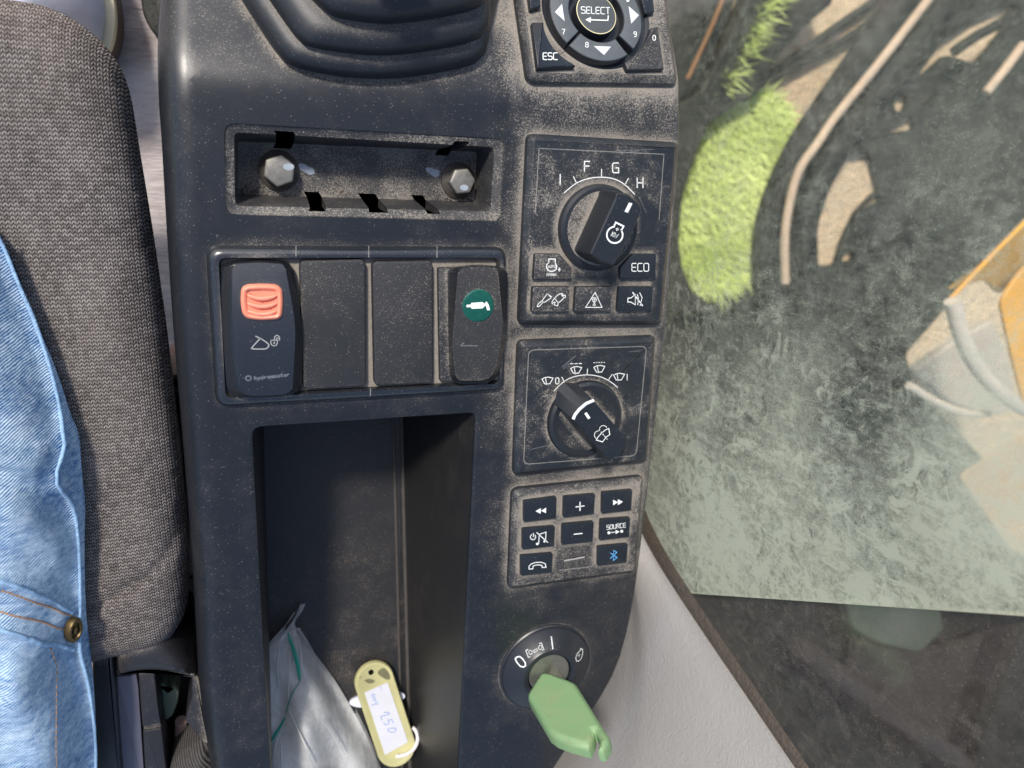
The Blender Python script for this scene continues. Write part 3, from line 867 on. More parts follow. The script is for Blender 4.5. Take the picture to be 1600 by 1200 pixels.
inkS(mp(zQ, [(1045,130),(1050,95),(1065,85),(1080,95),(1082,125)]), .9, 'print_grey')
inkS(mp(zQ, [(1012,160),(1012,195)]), 1.4, 'print_grey')
for k in range(9):    # rubbed-off gear emblem and lettering
    a = k*2*math.pi/8; cx, cy = 550, 810
    inkS(mp(zQ, [(cx+38*math.cos(a), cy+38*math.sin(a)), (cx+62*math.cos(a+.5), cy+52*math.sin(a+.5)), (cx+34*math.cos(a+.9), cy+30*math.sin(a+.9))]), 1.2, 'print_worn')
xq = 660
for g in ['h', 'y', 'd', 'r', 'o', 'm', 'a', 's', 't', 'o', 'r']:
    yb = 835-(xq-660)*.11
    w_ = 52
    st_ = {'h': [[(0,-55),(0,0)],[(0,-28),(30,-32),(36,0)]], 'y': [[(0,-34),(18,0)],[(38,-36),(10,20)]], 'd': [[(34,-55),(34,0),(6,0),(4,-30),(34,-32)]], 'r': [[(4,-34),(4,0)],[(4,-26),(34,-34)]],
           'o': [[(6,-30),(34,-32),(34,-2),(6,0),(6,-30)]], 'm': [[(0,0),(0,-32),(20,-32),(20,0)],[(20,-32),(42,-32),(42,0)]], 'a': [[(6,-32),(34,-32),(34,0),(6,0),(8,-16),(34,-18)]],
           's': [[(36,-34),(8,-32),(8,-18),(34,-16),(34,0),(4,0)]], 't': [[(14,-52),(14,0),(30,0)],[(0,-34),(34,-36)]]}[g]
    for q in st_: inkS(mp(zQ, [(xq+a, yb+b) for a, b in q]), 1.5, 'print_worn')
    xq += 58
s1 = m.build('rocker_switch', con, 'glossy black rocker switch with an orange-red latch, leftmost in the frame', angle=30)
m = MB()
lo_ = rnd([FLAT.p2(*p, 9.5) for p in mp(zE, [(214,258),(240,240),(315,236),(392,240),(420,262),(425,330),(418,396),(398,412),(310,418),(240,408),(218,380),(210,320)])], 1.6, 3)
zl = lambda r, h: [(x, y, h-.06*(y-P(410, 475).y)*.5) for x, y in r]
m.loft([zl(lo_, 6.6), zl(lo_, 9.7), zl(inset(lo_, .35), 10.5), zl(inset(lo_, .9), 10.8), zl(inset(lo_, 1.5), 10.6), zl(inset(lo_, 1.9), 9.9)], 'red_latch', cap1=True)
for yb in (292, 332, 370):
    pts = [Vector(P(*zE(x, yb+18*math.sin((x-245)/150*math.pi)), 10.1)) for x in np.linspace(243, 396, 12)]
    rs = [.25+.62*math.sin(math.pi*k/11) ** .5 if 0 < k < 11 else .2 for k in range(12)]
    m.tube(pts, rs, 'red_latch', 8)
m.build('latch', s1, 'orange-red rounded square latch with three curved ridges', angle=45)
# ---- blank plates
for k, q in enumerate(([(504,120),(836,113),(838,748),(526,766)], [(868,124),(1172,119),(1173,734),(880,746)])):
    m = MB()
    pp = rnd([FLAT.p2(*p, 3.6) for p in mp(zE, q)], 2.0, 5)
    m.raised(FLAT, pp, .5, 3.6, .7, 'blank')
    m.build('blank_plate', con, ('dusty flat blank plate beside the orange-latch switch', 'dusty flat blank plate beside the green-lens switch')[k])
# ---- rocker switch with green lens
m = MB()
bo = rnd([FLAT.p2(*p, 2) for p in mp(zE, [(1196,154),(1500,150),(1500,716),(1206,722)])], .8, 3)
m.raised(FLAT, bo, .5, 2.4, .5, 'button_dusty')
so = rnd([FLAT.p2(*p, 2.4) for p in mp(zE, [(1245,172),(1266,150),(1390,138),(1510,146),(1538,174),(1532,480),(1505,640),(1478,704),(1430,730),(1288,730),(1256,704),(1248,500)])], 2.2, 4)
st = rnd([FLAT.p2(*p, 10) for p in mp(zE, [(1296,174),(1316,152),(1400,142),(1484,150),(1500,174),(1522,430),(1496,640),(1466,702),(1425,720),(1306,720),(1284,694),(1268,540)])], 2.2, 4)
m.loft([W3(so, 2.0), W3(so, 4.4), mixr(so, st, .15, 4.4, 9.6), mixr(so, st, .93, 4.9, 9.9), W3(st, 10.0)], 'switch_cap')
m.sheet(st, [], 2.2, lambda x, y: 10.0-.0012*(y-P(745, 500).y)**2, 'blank')
for a, b in (((1312, 545), (1395, 545)), ((1312, 545), (1328, 530))): m.ink(FLAT, [zE(*a), zE(*b)], 1.2, 10.0, 'print_worn')
s2 = m.build('rocker_switch', con, 'dusty rocker switch with a round green lens, rightmost in the frame', angle=30)
m = MB()
cl = FLAT.p2(*zE(1400, 345), 10.2); rl = .5*(Vector(FLAT.p2(*zE(1480, 345), 10.2))-Vector(FLAT.p2(*zE(1321, 345), 10.2))).length
m.loft([W3(circ(cl, rl, 36), 9.3), W3(circ(cl, rl, 36), 10.1), W3(circ(cl, rl*.93, 36), 10.45), W3(circ(cl, rl*.7, 36), 10.6)], 'green_lens', cap1=True)
m.fill(FLAT, mp(zE, [(1340,340),(1362,338),(1364,330),(1420,326),(1430,334),(1440,322),(1452,340),(1458,366),(1444,368),(1436,344),(1428,350),(1420,358),(1366,360),(1362,352),(1340,352)]), 10.62, 'print_white')
m.build('lens', s2, 'round green lens with a white grease gun symbol')

# ---- engine speed panel
m = MB()
po = rnd([FLAT.p2(*p) for p in mp(zD, [(112,68),(962,118),(870,1150),(60,1150)])], [2.6, 2.2, 3.5, 3.0], 5)
HP = 4.0
m.chamf(FLAT, po, -.6, HP, 2.1, 'module', 1.7)
I = lambda pts, w=1.2, mat='print_white', closed=False, z=zD, h=HP: m.ink(FLAT, mp(z, pts), w, h, mat, closed)
I([(168,520),(190,152),(900,186),(872,560)], .7, 'print_line')
arc = smooth([(333,404),(400,348),(470,322),(545,314),(620,324),(680,358),(733,413)], 2)
I(arc, 1.3)
for a in (((385,312),(403,350)), ((545,270),(545,314)), ((698,323),(678,358))): I(a, 1.2)
m.text(FLAT, 'I', *zD(310,328), 15.5, HP, 1.5, 'print_white')
m.text(FLAT, 'F', *zD(463,254), 15.2, HP, 1.5, 'print_white')
m.text(FLAT, 'G', *zD(625,263), 15.2, HP, 1.5, 'print_white')
m.text(FLAT, 'H', *zD(764,348), 15.2, HP, 1.5, 'print_white')
for a, b, w_ in (((640, 165), (845, 158), .5), ((700, 175), (760, 166), .6), ((760, 430), (800, 520), .5), ((210, 420), (260, 470), .5)): m.ink(FLAT, mp(zD, [a, b]), w_, HP, 'print_worn', off=.04)
p1 = m.build('engine_speed_panel', con, 'panel with large dial marked I F G H over five small buttons', angle=28)
def button(parent, z, q, h0, h1, bev, mat, label, drawing, S=FLAT, r=.5, name='button', topmat=None):
    global m
    m = MB()
    pp = rnd([S.p2(*p, h1) for p in mp(z, q)], r, 3)
    if area2(pp) < 0: pp = pp[::-1]
    m.raised(S, pp, h0, h1, bev, mat, topmat=topmat)
    drawing(m)
    return m.build(name, parent, label)
HB = HP+2.0
def DI(z, h, S=FLAT):
    return lambda mb, pts, w=1.3, closed=False, mat='print_white': mb.ink(S, mp(z, pts), w, h, mat, closed)
def d_auto(mb):
    I_ = DI(zR, HB)
    I_(mb, [(220,165),(220,118),(300,118),(300,165)], 1.5)
    I_(mb, [(222,160),(195,185),(190,220),(205,255),(240,272),(280,268),(312,245),(320,205),(300,168)], 1.5)
    mb.text(FLAT, 'AUTO', *zR(256,212), 3.8, HB, .7, 'print_white')
    I_(mb, [(350,225),(350,262)], 1.2); I_(mb, [(336,246),(350,268),(364,246)], 1.2)
    mb.text(FLAT, 'n/min', *zR(252,308), 4.2, HB, .8, 'print_white')
button(p1, zD, [(168,752),(308,752),(377,832),(374,896),(158,896)], HP-.2, HB, .35, 'button_dusty', 'dusty button with automatic idle engine symbol', d_auto)
button(p1, zD, [(726,752),(857,752),(853,893),(652,893),(652,832)], HP-.2, HB, .35, 'button', 'button lettered ECO', lambda mb: mb.text(FLAT, 'ECO', *zD(765,828), 12.2, HB, 1.4, 'print_white', gap=.2))
def d_arms(mb):
    I_ = DI(zR, HB)
    I_(mb, [(75,712),(85,680),(135,640),(200,550),(225,575),(250,600),(215,625),(165,660),(150,655),(100,708)], 1.1, True)
    I_(mb, [(135,640),(160,662)], 1.0); I_(mb, [(200,550),(255,590),(245,608)], 1.1)
    I_(mb, [(370,550),(340,560),(290,605),(258,655),(262,680),(285,655),(300,660),(285,690),(330,705),(335,670),(400,615),(405,595)], 1.1)
    I_(mb, [(370,550),(385,545),(400,575),(425,570),(428,595),(405,600),(375,560)], 1.1); I_(mb, [(290,605),(340,672)], 1.0)
button(p1, zD, [(155,938),(364,938),(360,1082),(148,1082)], HP-.2, HB, .35, 'button_dusty', 'dusty button with two attachment arms', d_arms)
def d_warn(mb):
    I_ = DI(zR, HB)
    I_(mb, [(798,535),(885,722),(680,722)], 1.4, True)
    I_(mb, [(788+26*math.cos(a), 625+26*math.sin(a)) for a in np.linspace(0, 2*math.pi, 14)[:-1]], 1.0, True)
    I_(mb, [(788,610),(788,640)], .9); I_(mb, [(775,625),(802,625)], .9)
    I_(mb, [(775,650),(788,668),(772,690),(788,702),(802,690),(788,668),(800,650)], 1.0)
button(p1, zD, [(400,938),(605,938),(598,1080),(391,1082)], HP-.2, HB, .35, 'button_dusty', 'half dusty button with warning triangle', d_warn)
def d_mute(mb):
    I_ = DI(zR, HB)
    I_(mb, [(1210,605),(1245,605),(1300,560),(1300,690),(1245,655),(1205,655)], 1.5, True)
    I_(mb, [(1325,560),(1340,610),(1330,690)], 1.2); I_(mb, [(1355,540),(1385,600),(1360,700)], 1.2)
    I_(mb, [(1268,535),(1390,700)], 1.9)
button(p1, zD, [(646,938),(840,938),(830,1074),(636,1078)], HP-.2, HB, .35, 'button', 'button with crossed-out horn symbol', d_mute)
# dial
m = MB()
kc = Vector(FLAT.p2(*zD(521, 604), HP)); kr = (Vector(FLAT.p2(*zD(738, 604), HP))-Vector(FLAT.p2(*zD(305, 604), HP))).length/2
m.loft([W3(circ(kc, kr*1.02, 56), HP-.2), W3(circ(kc, kr, 56), HP+2.2), W3(circ(kc, kr*.94, 56), HP+3.2), W3(circ(kc, kr*.86, 56), HP+3.3)], 'collar', cap1=True, capmat='module_heavy')
HK = 19.5
tp = [FLAT.p2(*p, HK) for p in mp(zD, [(634,404),(706,420),(768,474),(771,520),(692,680),(612,822),(545,798),(484,752),(560,585),(628,436)])]
tp = rnd(tp, .7, 2)
tp = tp if area2(tp) > 0 else tp[::-1]
bs_ = inset(tp, -1.0)
m.loft([W3(bs_, HP+3.0), W3(inset(tp, -.5), HK-2.0)], 'module', )
m.loft([W3(inset(tp, -.5), HK-2.0), W3(inset(tp, -.1), HK-.5), W3(inset(tp, .35), HK)], 'collar', cap1=True, capmat='button')
m.fill(FLAT, mp(zD, [(701,460),(721,465),(695,518),(675,511)]), HK, 'print_white')
I_ = DI(zS, HK)
cc = (405, 760)
I_(m, [(cc[0]+165*math.cos(a), cc[1]+170*math.sin(a)) for a in np.linspace(-.72, 4.45, 26)]+[(388,590),(425,500),(590,580),(545,665)], 2.5, True)
I_(m, [(435,630),(480,655)], 1.5); I_(m, [(470,620),(445,668)], 1.5)
m.text(FLAT, 'KW', *zS(405,764), 6.8, HK, 1.1, 'print_white', ex=(.87, .40), ey=(-.42, .9), gap=.15)
m.build('dial', p1, 'large round dial with tall grip and KW engine symbol', angle=24)

# ---- wiper panel
m = MB()
po = rnd([FLAT.p2(*p) for p in mp(zF, [(82,100),(1150,62),(1085,1042),(44,1150)])], [2.6, 2.2, 2.6, 2.6], 5)
m.chamf(FLAT, po, -.6, HP, 2.0, 'module_print', 1.7)
r1 = rnd([(180,185),(1102,155),(1020,1010),(140,1078)], 45, 4)
m.ink(FLAT, mp(zF, r1), .8, HP, 'print_line', True)
I_ = DI(zT, HP)
I_(m, smooth([(218,435),(320,330),(430,262),(540,230),(660,218),(780,228),(890,262),(990,320),(1070,388)], 2), 1.2)
for a in (((325,250),(358,318)), ((668,140),(662,218)), ((1000,212),(952,282))): I_(m, a, 1.1)
def wiper(mb, cx, cy, dash=0):
    I_(mb, [(cx-75,cy-25),(cx-40,cy-45),(cx+10,cy-52),(cx+72,cy-38),(cx+30,cy+38),(cx-40,cy+38)], 1.2, True)
    I_(mb, [(cx-28,cy-38),(cx-12,cy+50)], 1.1)
    for k in range(dash):
        L_ = 170/(dash+.0); x0 = cx-85+k*L_
        I_(mb, [(x0+6,cy-88-k*4/dash),(x0+L_-14,cy-89-k*4/dash)], 1.1)
wiper(m, 134, 302); wiper(m, 518, 160, 3); wiper(m, 828, 145, 5); wiper(m, 1092, 250)
m.text(FLAT, '0', *zT(262,300), 9.5, HP, 1.2, 'print_white'); m.text(FLAT, 'I', *zT(1199,250), 9.5, HP, 1.2, 'print_white')
for a, b, w_ in (((440, 318), (545, 232), .9), ((452, 330), (520, 275), .5), ((990, 640), (1060, 600), .5), ((200, 960), (330, 930), .5), ((960, 200), (1060, 190), .6)): m.ink(FLAT, mp(zF, [a, b]), w_, HP, 'print_worn', off=.04)
p2_ = m.build('wiper_panel', con, 'square panel with wiper symbols around a tilted dial', angle=28)
m = MB()
kc = Vector(FLAT.p2(*zF(615, 722), HP)); kr = (Vector(FLAT.p2(*zF(892, 722), HP))-Vector(FLAT.p2(*zF(338, 722), HP))).length/2
m.loft([W3(circ(kc, kr*1.03, 56), HP+.02), W3(circ(kc, kr*1.03, 56), HP+.3), W3(circ(kc, kr*1.005, 56), HP+.3), W3(circ(kc, kr, 56), HP+1.8), W3(circ(kc, kr*.93, 56), HP+2.6), W3(circ(kc, kr*.8, 56), HP+2.4)], 'collar', cap1=True, capmat='module')
HW = 16.5
A_, B_, C2, D2, E2, F2, G2 = [Vector(FLAT.p2(*zF(*p), HW)) for p in [(530,732),(575,655),(630,608),(695,584),(965,896),(905,985),(805,1056)]]
fw = (A_-G2).normalized()
T7 = [A_, B_, C2, D2, E2, F2, G2]
base = [A_+fw*4.8, B_+fw*6.6, C2+fw*7.0, D2+fw*5.0, E2, F2, G2]
q = [tuple(v) for v in base]; q = inset(q, -.5)
m.loft([W3(q, HP+2.0), [(v.x+fw.x*.6*(i < 4), v.y+fw.y*.6*(i < 4), HW-1.1) for i, v in enumerate(T7)]], 'collar')
m.loft([[(v.x+fw.x*.6*(i < 4), v.y+fw.y*.6*(i < 4), HW-1.1) for i, v in enumerate(T7)], [(v.x, v.y, HW) for v in [Vector(p) for p in inset([tuple(v) for v in T7], .12)]]], 'collar', cap1=True, capmat='button')
ed = [Vector(FLAT.p2(*zF(*p), HW)) for p in [(530,726),(545,690),(580,648),(632,604),(690,580)]]
m.tube([(v.x, v.y, HW-.25) for v in ed], .62, 'metal_edge', 8)
m.fill(FLAT, mp(zF, [(614,681),(632,669),(663,714),(645,726)]), HW, 'print_white')
I_ = DI(zT, HW)
I_(m, [(785,1092),(810,1050),(860,995),(910,955),(952,938),(966,1020),(920,1050),(868,1118)], 1.4, True)
for c_, r_, a0, a1 in (((880, 950), 52, 2.9, 5.9), ((815, 1025), 55, 2.2, 4.9)):
    for k in range(5):
        b0 = a0+(a1-a0)*k/5; b1 = b0+(a1-a0)/8
        I_(m, [(c_[0]+r_*math.cos(b), c_[1]+r_*math.sin(b)) for b in np.linspace(b0, b1, 3)], 1.2)
for a, b in (((850,985),(862,1000)), ((872,1015),(882,1025)), ((895,1040),(905,1052)), ((926,1076),(932,1080))): I_(m, [a, b], 1.3)
m.build('dial', p2_, 'round dial with slanted grip and washer symbol', angle=24)

# ---- radio keypad
m = MB()
po = rnd([FLAT.p2(*p) for p in mp(zG, [(104,185),(1330,62),(1258,955),(66,1115)])], [3.4, 2.4, 2.6, 2.2], 5)
m.chamf(FLAT, po, -.6, HP, 2.0, 'module_heavy', 1.7)
m.ink(FLAT, mp(zG, [(612,877),(795,843)]), 2.6, HP, 'print_grey'); m.ink(FLAT, mp(zG, [(606,860),(795,826)]), 1.6, HP, 'black_hole', off=.05)
m.fill(FLAT, mp(zG, [(680,845),(718,838),(718,848),(682,855)]), HP, 'black_hole', off=.09)
m.ink(FLAT, mp(zG, [(560,968),(872,932),(884,900)]), .7, HP, 'print_line')
p3 = m.build('radio_keypad', con, 'dust-caked keypad with nine places for radio and phone buttons', angle=28)
HR = HP+1.9
RB = DI(zG, HR)
def tri(mb, z, pts, h, S=FLAT, mat='print_white'): mb.fill(S, mp(z, pts), h, mat)
def d_rew(mb):
    tri(mb, zG, [(340,412),(390,383),(388,436)], HR); tri(mb, zG, [(392,408),(440,378),(437,430)], HR)
def d_ff(mb):
    tri(mb, zG, [(1068,305),(1112,327),(1068,358)], HR); tri(mb, zG, [(1112,300),(1160,324),(1112,354)], HR)
def d_plus(mb): RB(mb, [(718,372),(796,362)], 1.9); RB(mb, [(757,326),(757,406)], 1.9)
def d_minus(mb): RB(mb, [(702,628),(778,620)], 2.0)
def d_note(mb):
    RB(mb, [(336,635),(342,655),(332,675),(312,680),(294,668),(292,645),(304,630)], 1.4); RB(mb, [(320,618),(320,652)], 1.4)
    RB(mb, [(370,715),(375,628),(438,608),(434,690)], 1.5); RB(mb, [(352,612),(455,705)], 1.5)
    tri(mb, zG, [(342,716),(356,706),(372,712),(368,726),(350,730)], HR); tri(mb, zG, [(412,694),(422,682),(438,686),(434,700),(420,706)], HR)
def d_src(mb):
    mb.text(FLAT, 'SOURCE', *zG(1096,553), 6.6, HR, 1.1, 'print_white', ex=(.985, -.12), ey=(0, 1), gap=.2)
    for c_ in ((1028, 614), (1148, 600)): mb.fill(FLAT, [zG(c_[0]+14*math.cos(a), c_[1]+14*math.sin(a)) for a in np.linspace(0, 6.28, 12)[:-1]], HR, 'print_white')
    RB(mb, [(1050,612),(1095,607)], 1.4); tri(mb, zG, [(1090,588),(1128,603),(1092,626)], HR)
def d_phone(mb):
    RB(mb, [(280,955),(278,930),(300,905),(345,892),(395,890),(432,905),(438,938),(402,940),(400,920),(360,914),(318,924),(314,952)], 1.5, True)
def d_bt(mb):
    RB(mb, [(1040,855),(1102,798),(1072,778),(1070,874),(1104,846),(1045,806)], 1.3, False, 'print_blue')
for q, lb, dr in (([(235,322),(540,280),(536,480),(233,517)], 'rewind button with double left arrows', d_rew), ([(610,280),(903,254),(890,440),(605,475)], 'button with plus sign', d_plus),
                  ([(970,240),(1252,214),(1240,405),(966,437)], 'forward button with double right arrows', d_ff), ([(222,582),(525,556),(515,740),(220,775)], 'button with power and crossed-out note', d_note),
                  ([(596,540),(890,512),(880,700),(592,730)], 'button with minus sign', d_minus), ([(955,496),(1232,474),(1220,655),(946,688)], 'button lettered SOURCE', d_src),
                  ([(205,836),(505,810),(495,990),(205,1022)], 'button with telephone receiver', d_phone), ([(930,750),(1210,722),(1196,895),(926,930)], 'button with blue wireless rune', d_bt)):
    button(p3, zG, q, HP-.2, HR, .35, 'button', lb, dr)

# ---- menu keypad on the slope
m = MB()
po = rnd([SLOPE.p2(*p) for p in mp(zC, [(90,-120),(1262,-120),(1372,678),(205,662)])], [2, 2, 3.0, 3.2], 5)
m.chamf(SLOPE, po, -2.0, HP, 2.2, 'module_heavy', 1.8)
wc = Vector(SLOPE.p2(*zC(762, 108), HP))
def pr(a, b): return (Vector(SLOPE.p2(*zC(a, b), HP+1.5))-wc).length
RO = .5*((Vector(SLOPE.p2(*zC(392, 108), HP))-wc).length+(Vector(SLOPE.p2(*zC(762, 466), HP))-wc).length)
s3 = lambda pts, h: [SLOPE.w(x, y, h) for x, y in pts]
m.loft([s3(circ(wc, RO*1.16, 64), HP+.02), s3(circ(wc, RO*1.14, 64), HP+.5), s3(circ(wc, RO*1.08, 64), HP+.3)], 'collar')
m.poly(s3(circ(wc, RO*1.08, 64), HP+.06), 'collar')
p4 = m.build('menu_keypad', con, 'keypad with round select wheel and ESC key beside the joystick boot', angle=28)
wm = Vector(SLOPE.p2(*zC(762, 108), HP+3.4))
def seg(a0, a1, drawing, label):
    mb = MB()
    r0, r1 = RO*.575, RO*.985
    an = np.linspace(math.radians(a0), math.radians(a1), 14)
    pts = [(wm.x+r1*math.cos(a), wm.y+r1*math.sin(a)) for a in an]+[(wm.x+r0*math.cos(a), wm.y+r0*math.sin(a)) for a in an[::-1]]
    mb.raised(SLOPE, pts, HP, HP+3.4, .45, 'collar', topmat='wheel_grey')
    drawing(mb)
    mb.build('arrow_key', p4, label)
HS = HP+3.4
def T(txt, a, b, ht): return lambda mb: mb.text(SLOPE, txt, *zC(a, b), ht, HS, 1.1, 'print_white')
def s_left(mb): tri(mb, zC, [(434,95),(490,30),(511,166)], HS, SLOPE, 'print_arrow'); T('7', 502, 248, 7.5)(mb)
def s_right(mb): tri(mb, zC, [(1010,48),(1091,120),(1031,186)], HS, SLOPE, 'print_arrow'); T('9', 1062, 268, 7.5)(mb); mb.fill(SLOPE, [zC(1005+12*math.cos(a), 4+12*math.sin(a)) for a in np.linspace(0, 6.28, 10)[:-1]], HS, 'print_white')
def s_down(mb): tri(mb, zC, [(738,360),(873,365),(818,431)], HS, SLOPE, 'print_arrow'); T('8', 685, 350, 7.5)(mb)
seg(138, 224, s_left, 'left arrow key with numeral 7')
seg(-44, 42, s_right, 'right arrow key with numeral 9')
seg(-134, -54, s_down, 'down arrow key with numeral 8')
seg(50, 130, lambda mb: None, 'up arrow key')
m = MB()
ws = Vector(SLOPE.p2(*zC(760, 106), HP+4.4)); rs_ = RO*.425
m.loft([s3(circ(ws, rs_*1.03, 48), HP), s3(circ(ws, rs_, 48), HP+3.9), s3(circ(ws, rs_*.985, 48), HP+4.35)], 'collar')
m.loft([s3(circ(ws, rs_*.985, 48), HP+4.35), s3(circ(ws, rs_*.95, 48), HP+4.4)], 'gold_ring')
m.poly(s3(circ(ws, rs_*.95, 48), HP+4.4), 'select_grey')
m.text(SLOPE, 'SELECT', *zC(752, 82), 10.2, HP+4.4, 1.15, 'print_white', ex=(.998, .03), gap=.2)
m.ink(SLOPE, mp(zC, [(705,155),(848,160),(852,124)]), 1.7, HP+4.4, 'print_white'); m.fill(SLOPE, mp(zC, [(672,154),(716,134),(714,178)]), HP+4.4, 'print_white')
m.build('select_key', p4, 'round select key with pale yellow rim')
wq = zC(762, 112)
def arcpx(a0, a1, r, n=9): return [(762+r*math.cos(math.radians(a)), 112+r*math.sin(math.radians(a))) for a in np.linspace(a0, a1, n)]
HE = HP+2.2
button(p4, zC, [(256,172),(346,172)]+arcpx(172, 116, 425)[1:]+[(598,516),(300,532)], HP-.2, HE, .4, 'button', 'corner key lettered ESC', lambda mb: mb.text(SLOPE, 'ESC', *zC(398,440), 10.5, HE, 1.3, 'print_white', gap=.2), SLOPE, r=.2)
button(p4, zC, [(1240,205),(1290,536),(1004,544)]+arcpx(60, 14, 436)[:], HP-.2, HE, .4, 'button_dusty', 'corner key with numeral 0', lambda mb: mb.text(SLOPE, '0', *zC(1210,296), 7.5, HE, 1.1, 'print_white'), SLOPE, r=.2)
button(p4, zC, [(225,-80),(318,-80),(326,48),(246,72)], HP-.2, HE, .4, 'button', 'small key at the left of the wheel', lambda mb: None, SLOPE, r=.4)
button(p4, zC, [(1090,-80),(1195,-80),(1216,90),(1142,106)], HP-.2, HE, .4, 'button', 'small key at the right of the wheel', lambda mb: None, SLOPE, r=.4)

# ---- ignition switch
m = MB()
ic = Vector(FLAT.p2(*zH(521, 478), 1.0)); ir = (Vector(FLAT.p2(*zH(835, 480), 1))-Vector(FLAT.p2(*zH(207, 480), 1))).length/2
HI = 6.0
cn = lambda r, h, n=64: W3(circ(ic, ir*r, n), h)
m.loft([cn(1.0, -.4), cn(1.0, .8), cn(.975, 1.3), cn(.955, 1.2), cn(.94, 1.9), cn(.60, HI-.6), cn(.575, HI), cn(.52, HI+.2), cn(.47, HI-.2), cn(.44, HI-3)], 'collar')
def coneh(u, v):
    h = 3.0
    for _ in range(6):
        p = P(u, v, h); r = math.hypot(p.x-ic.x, p.y-ic.y)/ir
        h = 1.9+(HI-.6-1.9)*(.94-r)/(.34)
    return h
class Cone:
    def p2(s, u, v, h): return (P(u, v, coneh(u, v)).x, P(u, v, coneh(u, v)).y)
    def w(s, x, y, h):
        r = math.hypot(x-ic.x, y-ic.y)/ir
        return Vector((x, y, 1.9+(HI-.6-1.9)*(.94-r)/.34+.09))
CN = Cone()
I_ = lambda pts, w=1.6, closed=False: m.ink(CN, mp(zH, pts), w, 0, 'print_white', closed)
I_([(560,252),(572,346)], 1.7)
I_([(310,400),(330,395),(350,408),(372,440),(374,462),(358,472),(335,465),(310,435),(300,412)], 2.0, True)
I_([(376,352),(488,296),(506,345),(395,402)], .9, True)
for c_ in ((410, 365), (480, 330)): I_([(c_[0]+13*math.cos(a), c_[1]+15*math.sin(a)) for a in np.linspace(0, 6.28, 10)[:-1]], .7, True)
I_([(430,352),(455,340),(462,352),(436,366)], .6, True)
I_([(745,378),(768,352),(772,338),(786,346),(786,372),(776,410),(758,428),(742,428),(736,405)], 1.4, True); I_([(752,390),(765,380),(760,400)], 1.0)
ig = m.build('ignition_switch', con, 'round black key switch marked 0 and I near the bottom corner', angle=35)
m = MB()
m.loft([cn(.44, HI-3), cn(.435, HI-1.0), cn(.40, HI-.8)], 'lock_metal', cap1=True)
m.build('lock_cylinder', ig, 'worn metal lock cylinder')
# ---- ignition key, standing in the lock
kb = Vector((ic.x+.3, ic.y-.6, HI-.8))
wv = Vector((.96, .28, 0)).normalized()
KS = Surf(kb, wv, (0, 0, 1))      # n = w x z
if KS.n.dot(CP-kb) < 0: KS = Surf(kb, -wv, (0, 0, 1))
key = thing('ignition_key', 'green plastic headed key stuck in the round switch at the console corner', 'key', tuple(kb))
ko = [KS.p2(*p) for p in mp(zH, [(487,545),(510,536),(545,534),(690,586),(740,610),(758,632),(880,830),(985,998),(984,1040),(944,1100),(925,1106),(900,1100),(912,1024),(886,964),(872,964),(872,1008),(850,1062),(835,1084),(700,1048),(600,1010),(548,972),(470,840),(398,722),(396,690),(432,628)])]
if area2(ko) < 0: ko = ko[::-1]
m = MB()
TH = 4.4
m.loft([[KS.w(x, y, -TH) for x, y in inset(ko, .8)], [KS.w(x, y, -TH+.8) for x, y in ko], [KS.w(x, y, .2) for x, y in ko], [KS.w(x, y, 1.6) for x, y in inset(ko, .35)]], 'key_green', cap0=True)
kin = inset(ko, .35)
def keytop(x, y):
    d = pdist(x, y, kin)
    e = np.clip(d/1.3, 0, 1)
    return 1.6+1.3*e
m.sheet(kin, [], .8, keytop, 'key_green', to=lambda a, b, c: KS.w(a, b, c))
m.build('key_head', key, angle=40)
m = MB()
m.loft([[KS.w(x, y, z) for x, y in ((-4, -2), (4, -2), (4, 6), (-4, 6))] for z in (-.9, .9)], 'lock_metal', cap0=True, cap1=True)
m.build('key_blade', key)

# ================================================================ things lying in the tray
def tray_h(u, v, up=0.0):
    h = -70.0
    for _ in range(5): h = float(trayfloor(0, P(u, v, h).y))+up
    return h
bag = thing('plastic_bag', 'crumpled clear zip bag with a green seal in the storage tray', 'bag', tuple(P(500, 1150, tray_h(500, 1150))))
bl = resample(smooth(mp(zO, [(340,104),(290,220),(180,335),(100,432),(108,520),(116,625),(132,690),(118,760),(108,880),(95,1030),(78,1160),(70,1300)]), 1), 46)
br = resample(smooth(mp(zO, [(374,102),(335,180),(304,215),(306,262),(420,410),(560,592),(660,760),(760,935),(850,1140),(900,1300)]), 1), 46)
m = MB(); g = []
NB = 40
for i in range(46):
    row = []
    for j in range(NB):
        s_ = j/(NB-1); u, v = bl[i]*(1-s_)+br[i]*s_
        t_ = i/45
        fold = 2.6*math.sin(s_*9+t_*5)*math.sin(t_*2.5)+1.8*math.sin(s_*17-t_*7)*t_+1.5*math.sin(t_*16+s_*6)*s_*(1-s_)*2
        h = tray_h(u, v)+3+18*math.sin(math.pi*min(1, .15+s_*.8))*min(1, t_*1.4)+fold+10*(1-s_)*t_
        row.append(P(u, v, h))
    g.append(row)
m.grid(g, 'bag_film')
g2 = [[(p.x*1.0+.6, p.y-.5, p.z-5-6*math.sin(math.pi*j/(NB-1))) for j, p in enumerate(r)] for r in g]
m.grid(g2, 'bag_film')
m.build('film', bag, angle=80, normals=False)
def onbag(px, off=.4):
    out = []
    for u, v in px:
        i = int(np.clip(np.argmin(np.abs(bl[:, 1]*.5+br[:, 1]*.5-v)), 0, 45)); s_ = np.clip((u-bl[i, 0])/(br[i, 0]-bl[i, 0]), 0, 1)
        h = g[i][int(s_*(NB-1))].z
        out.append(P(u, v, h+off+1.0))
    return out
m = MB()
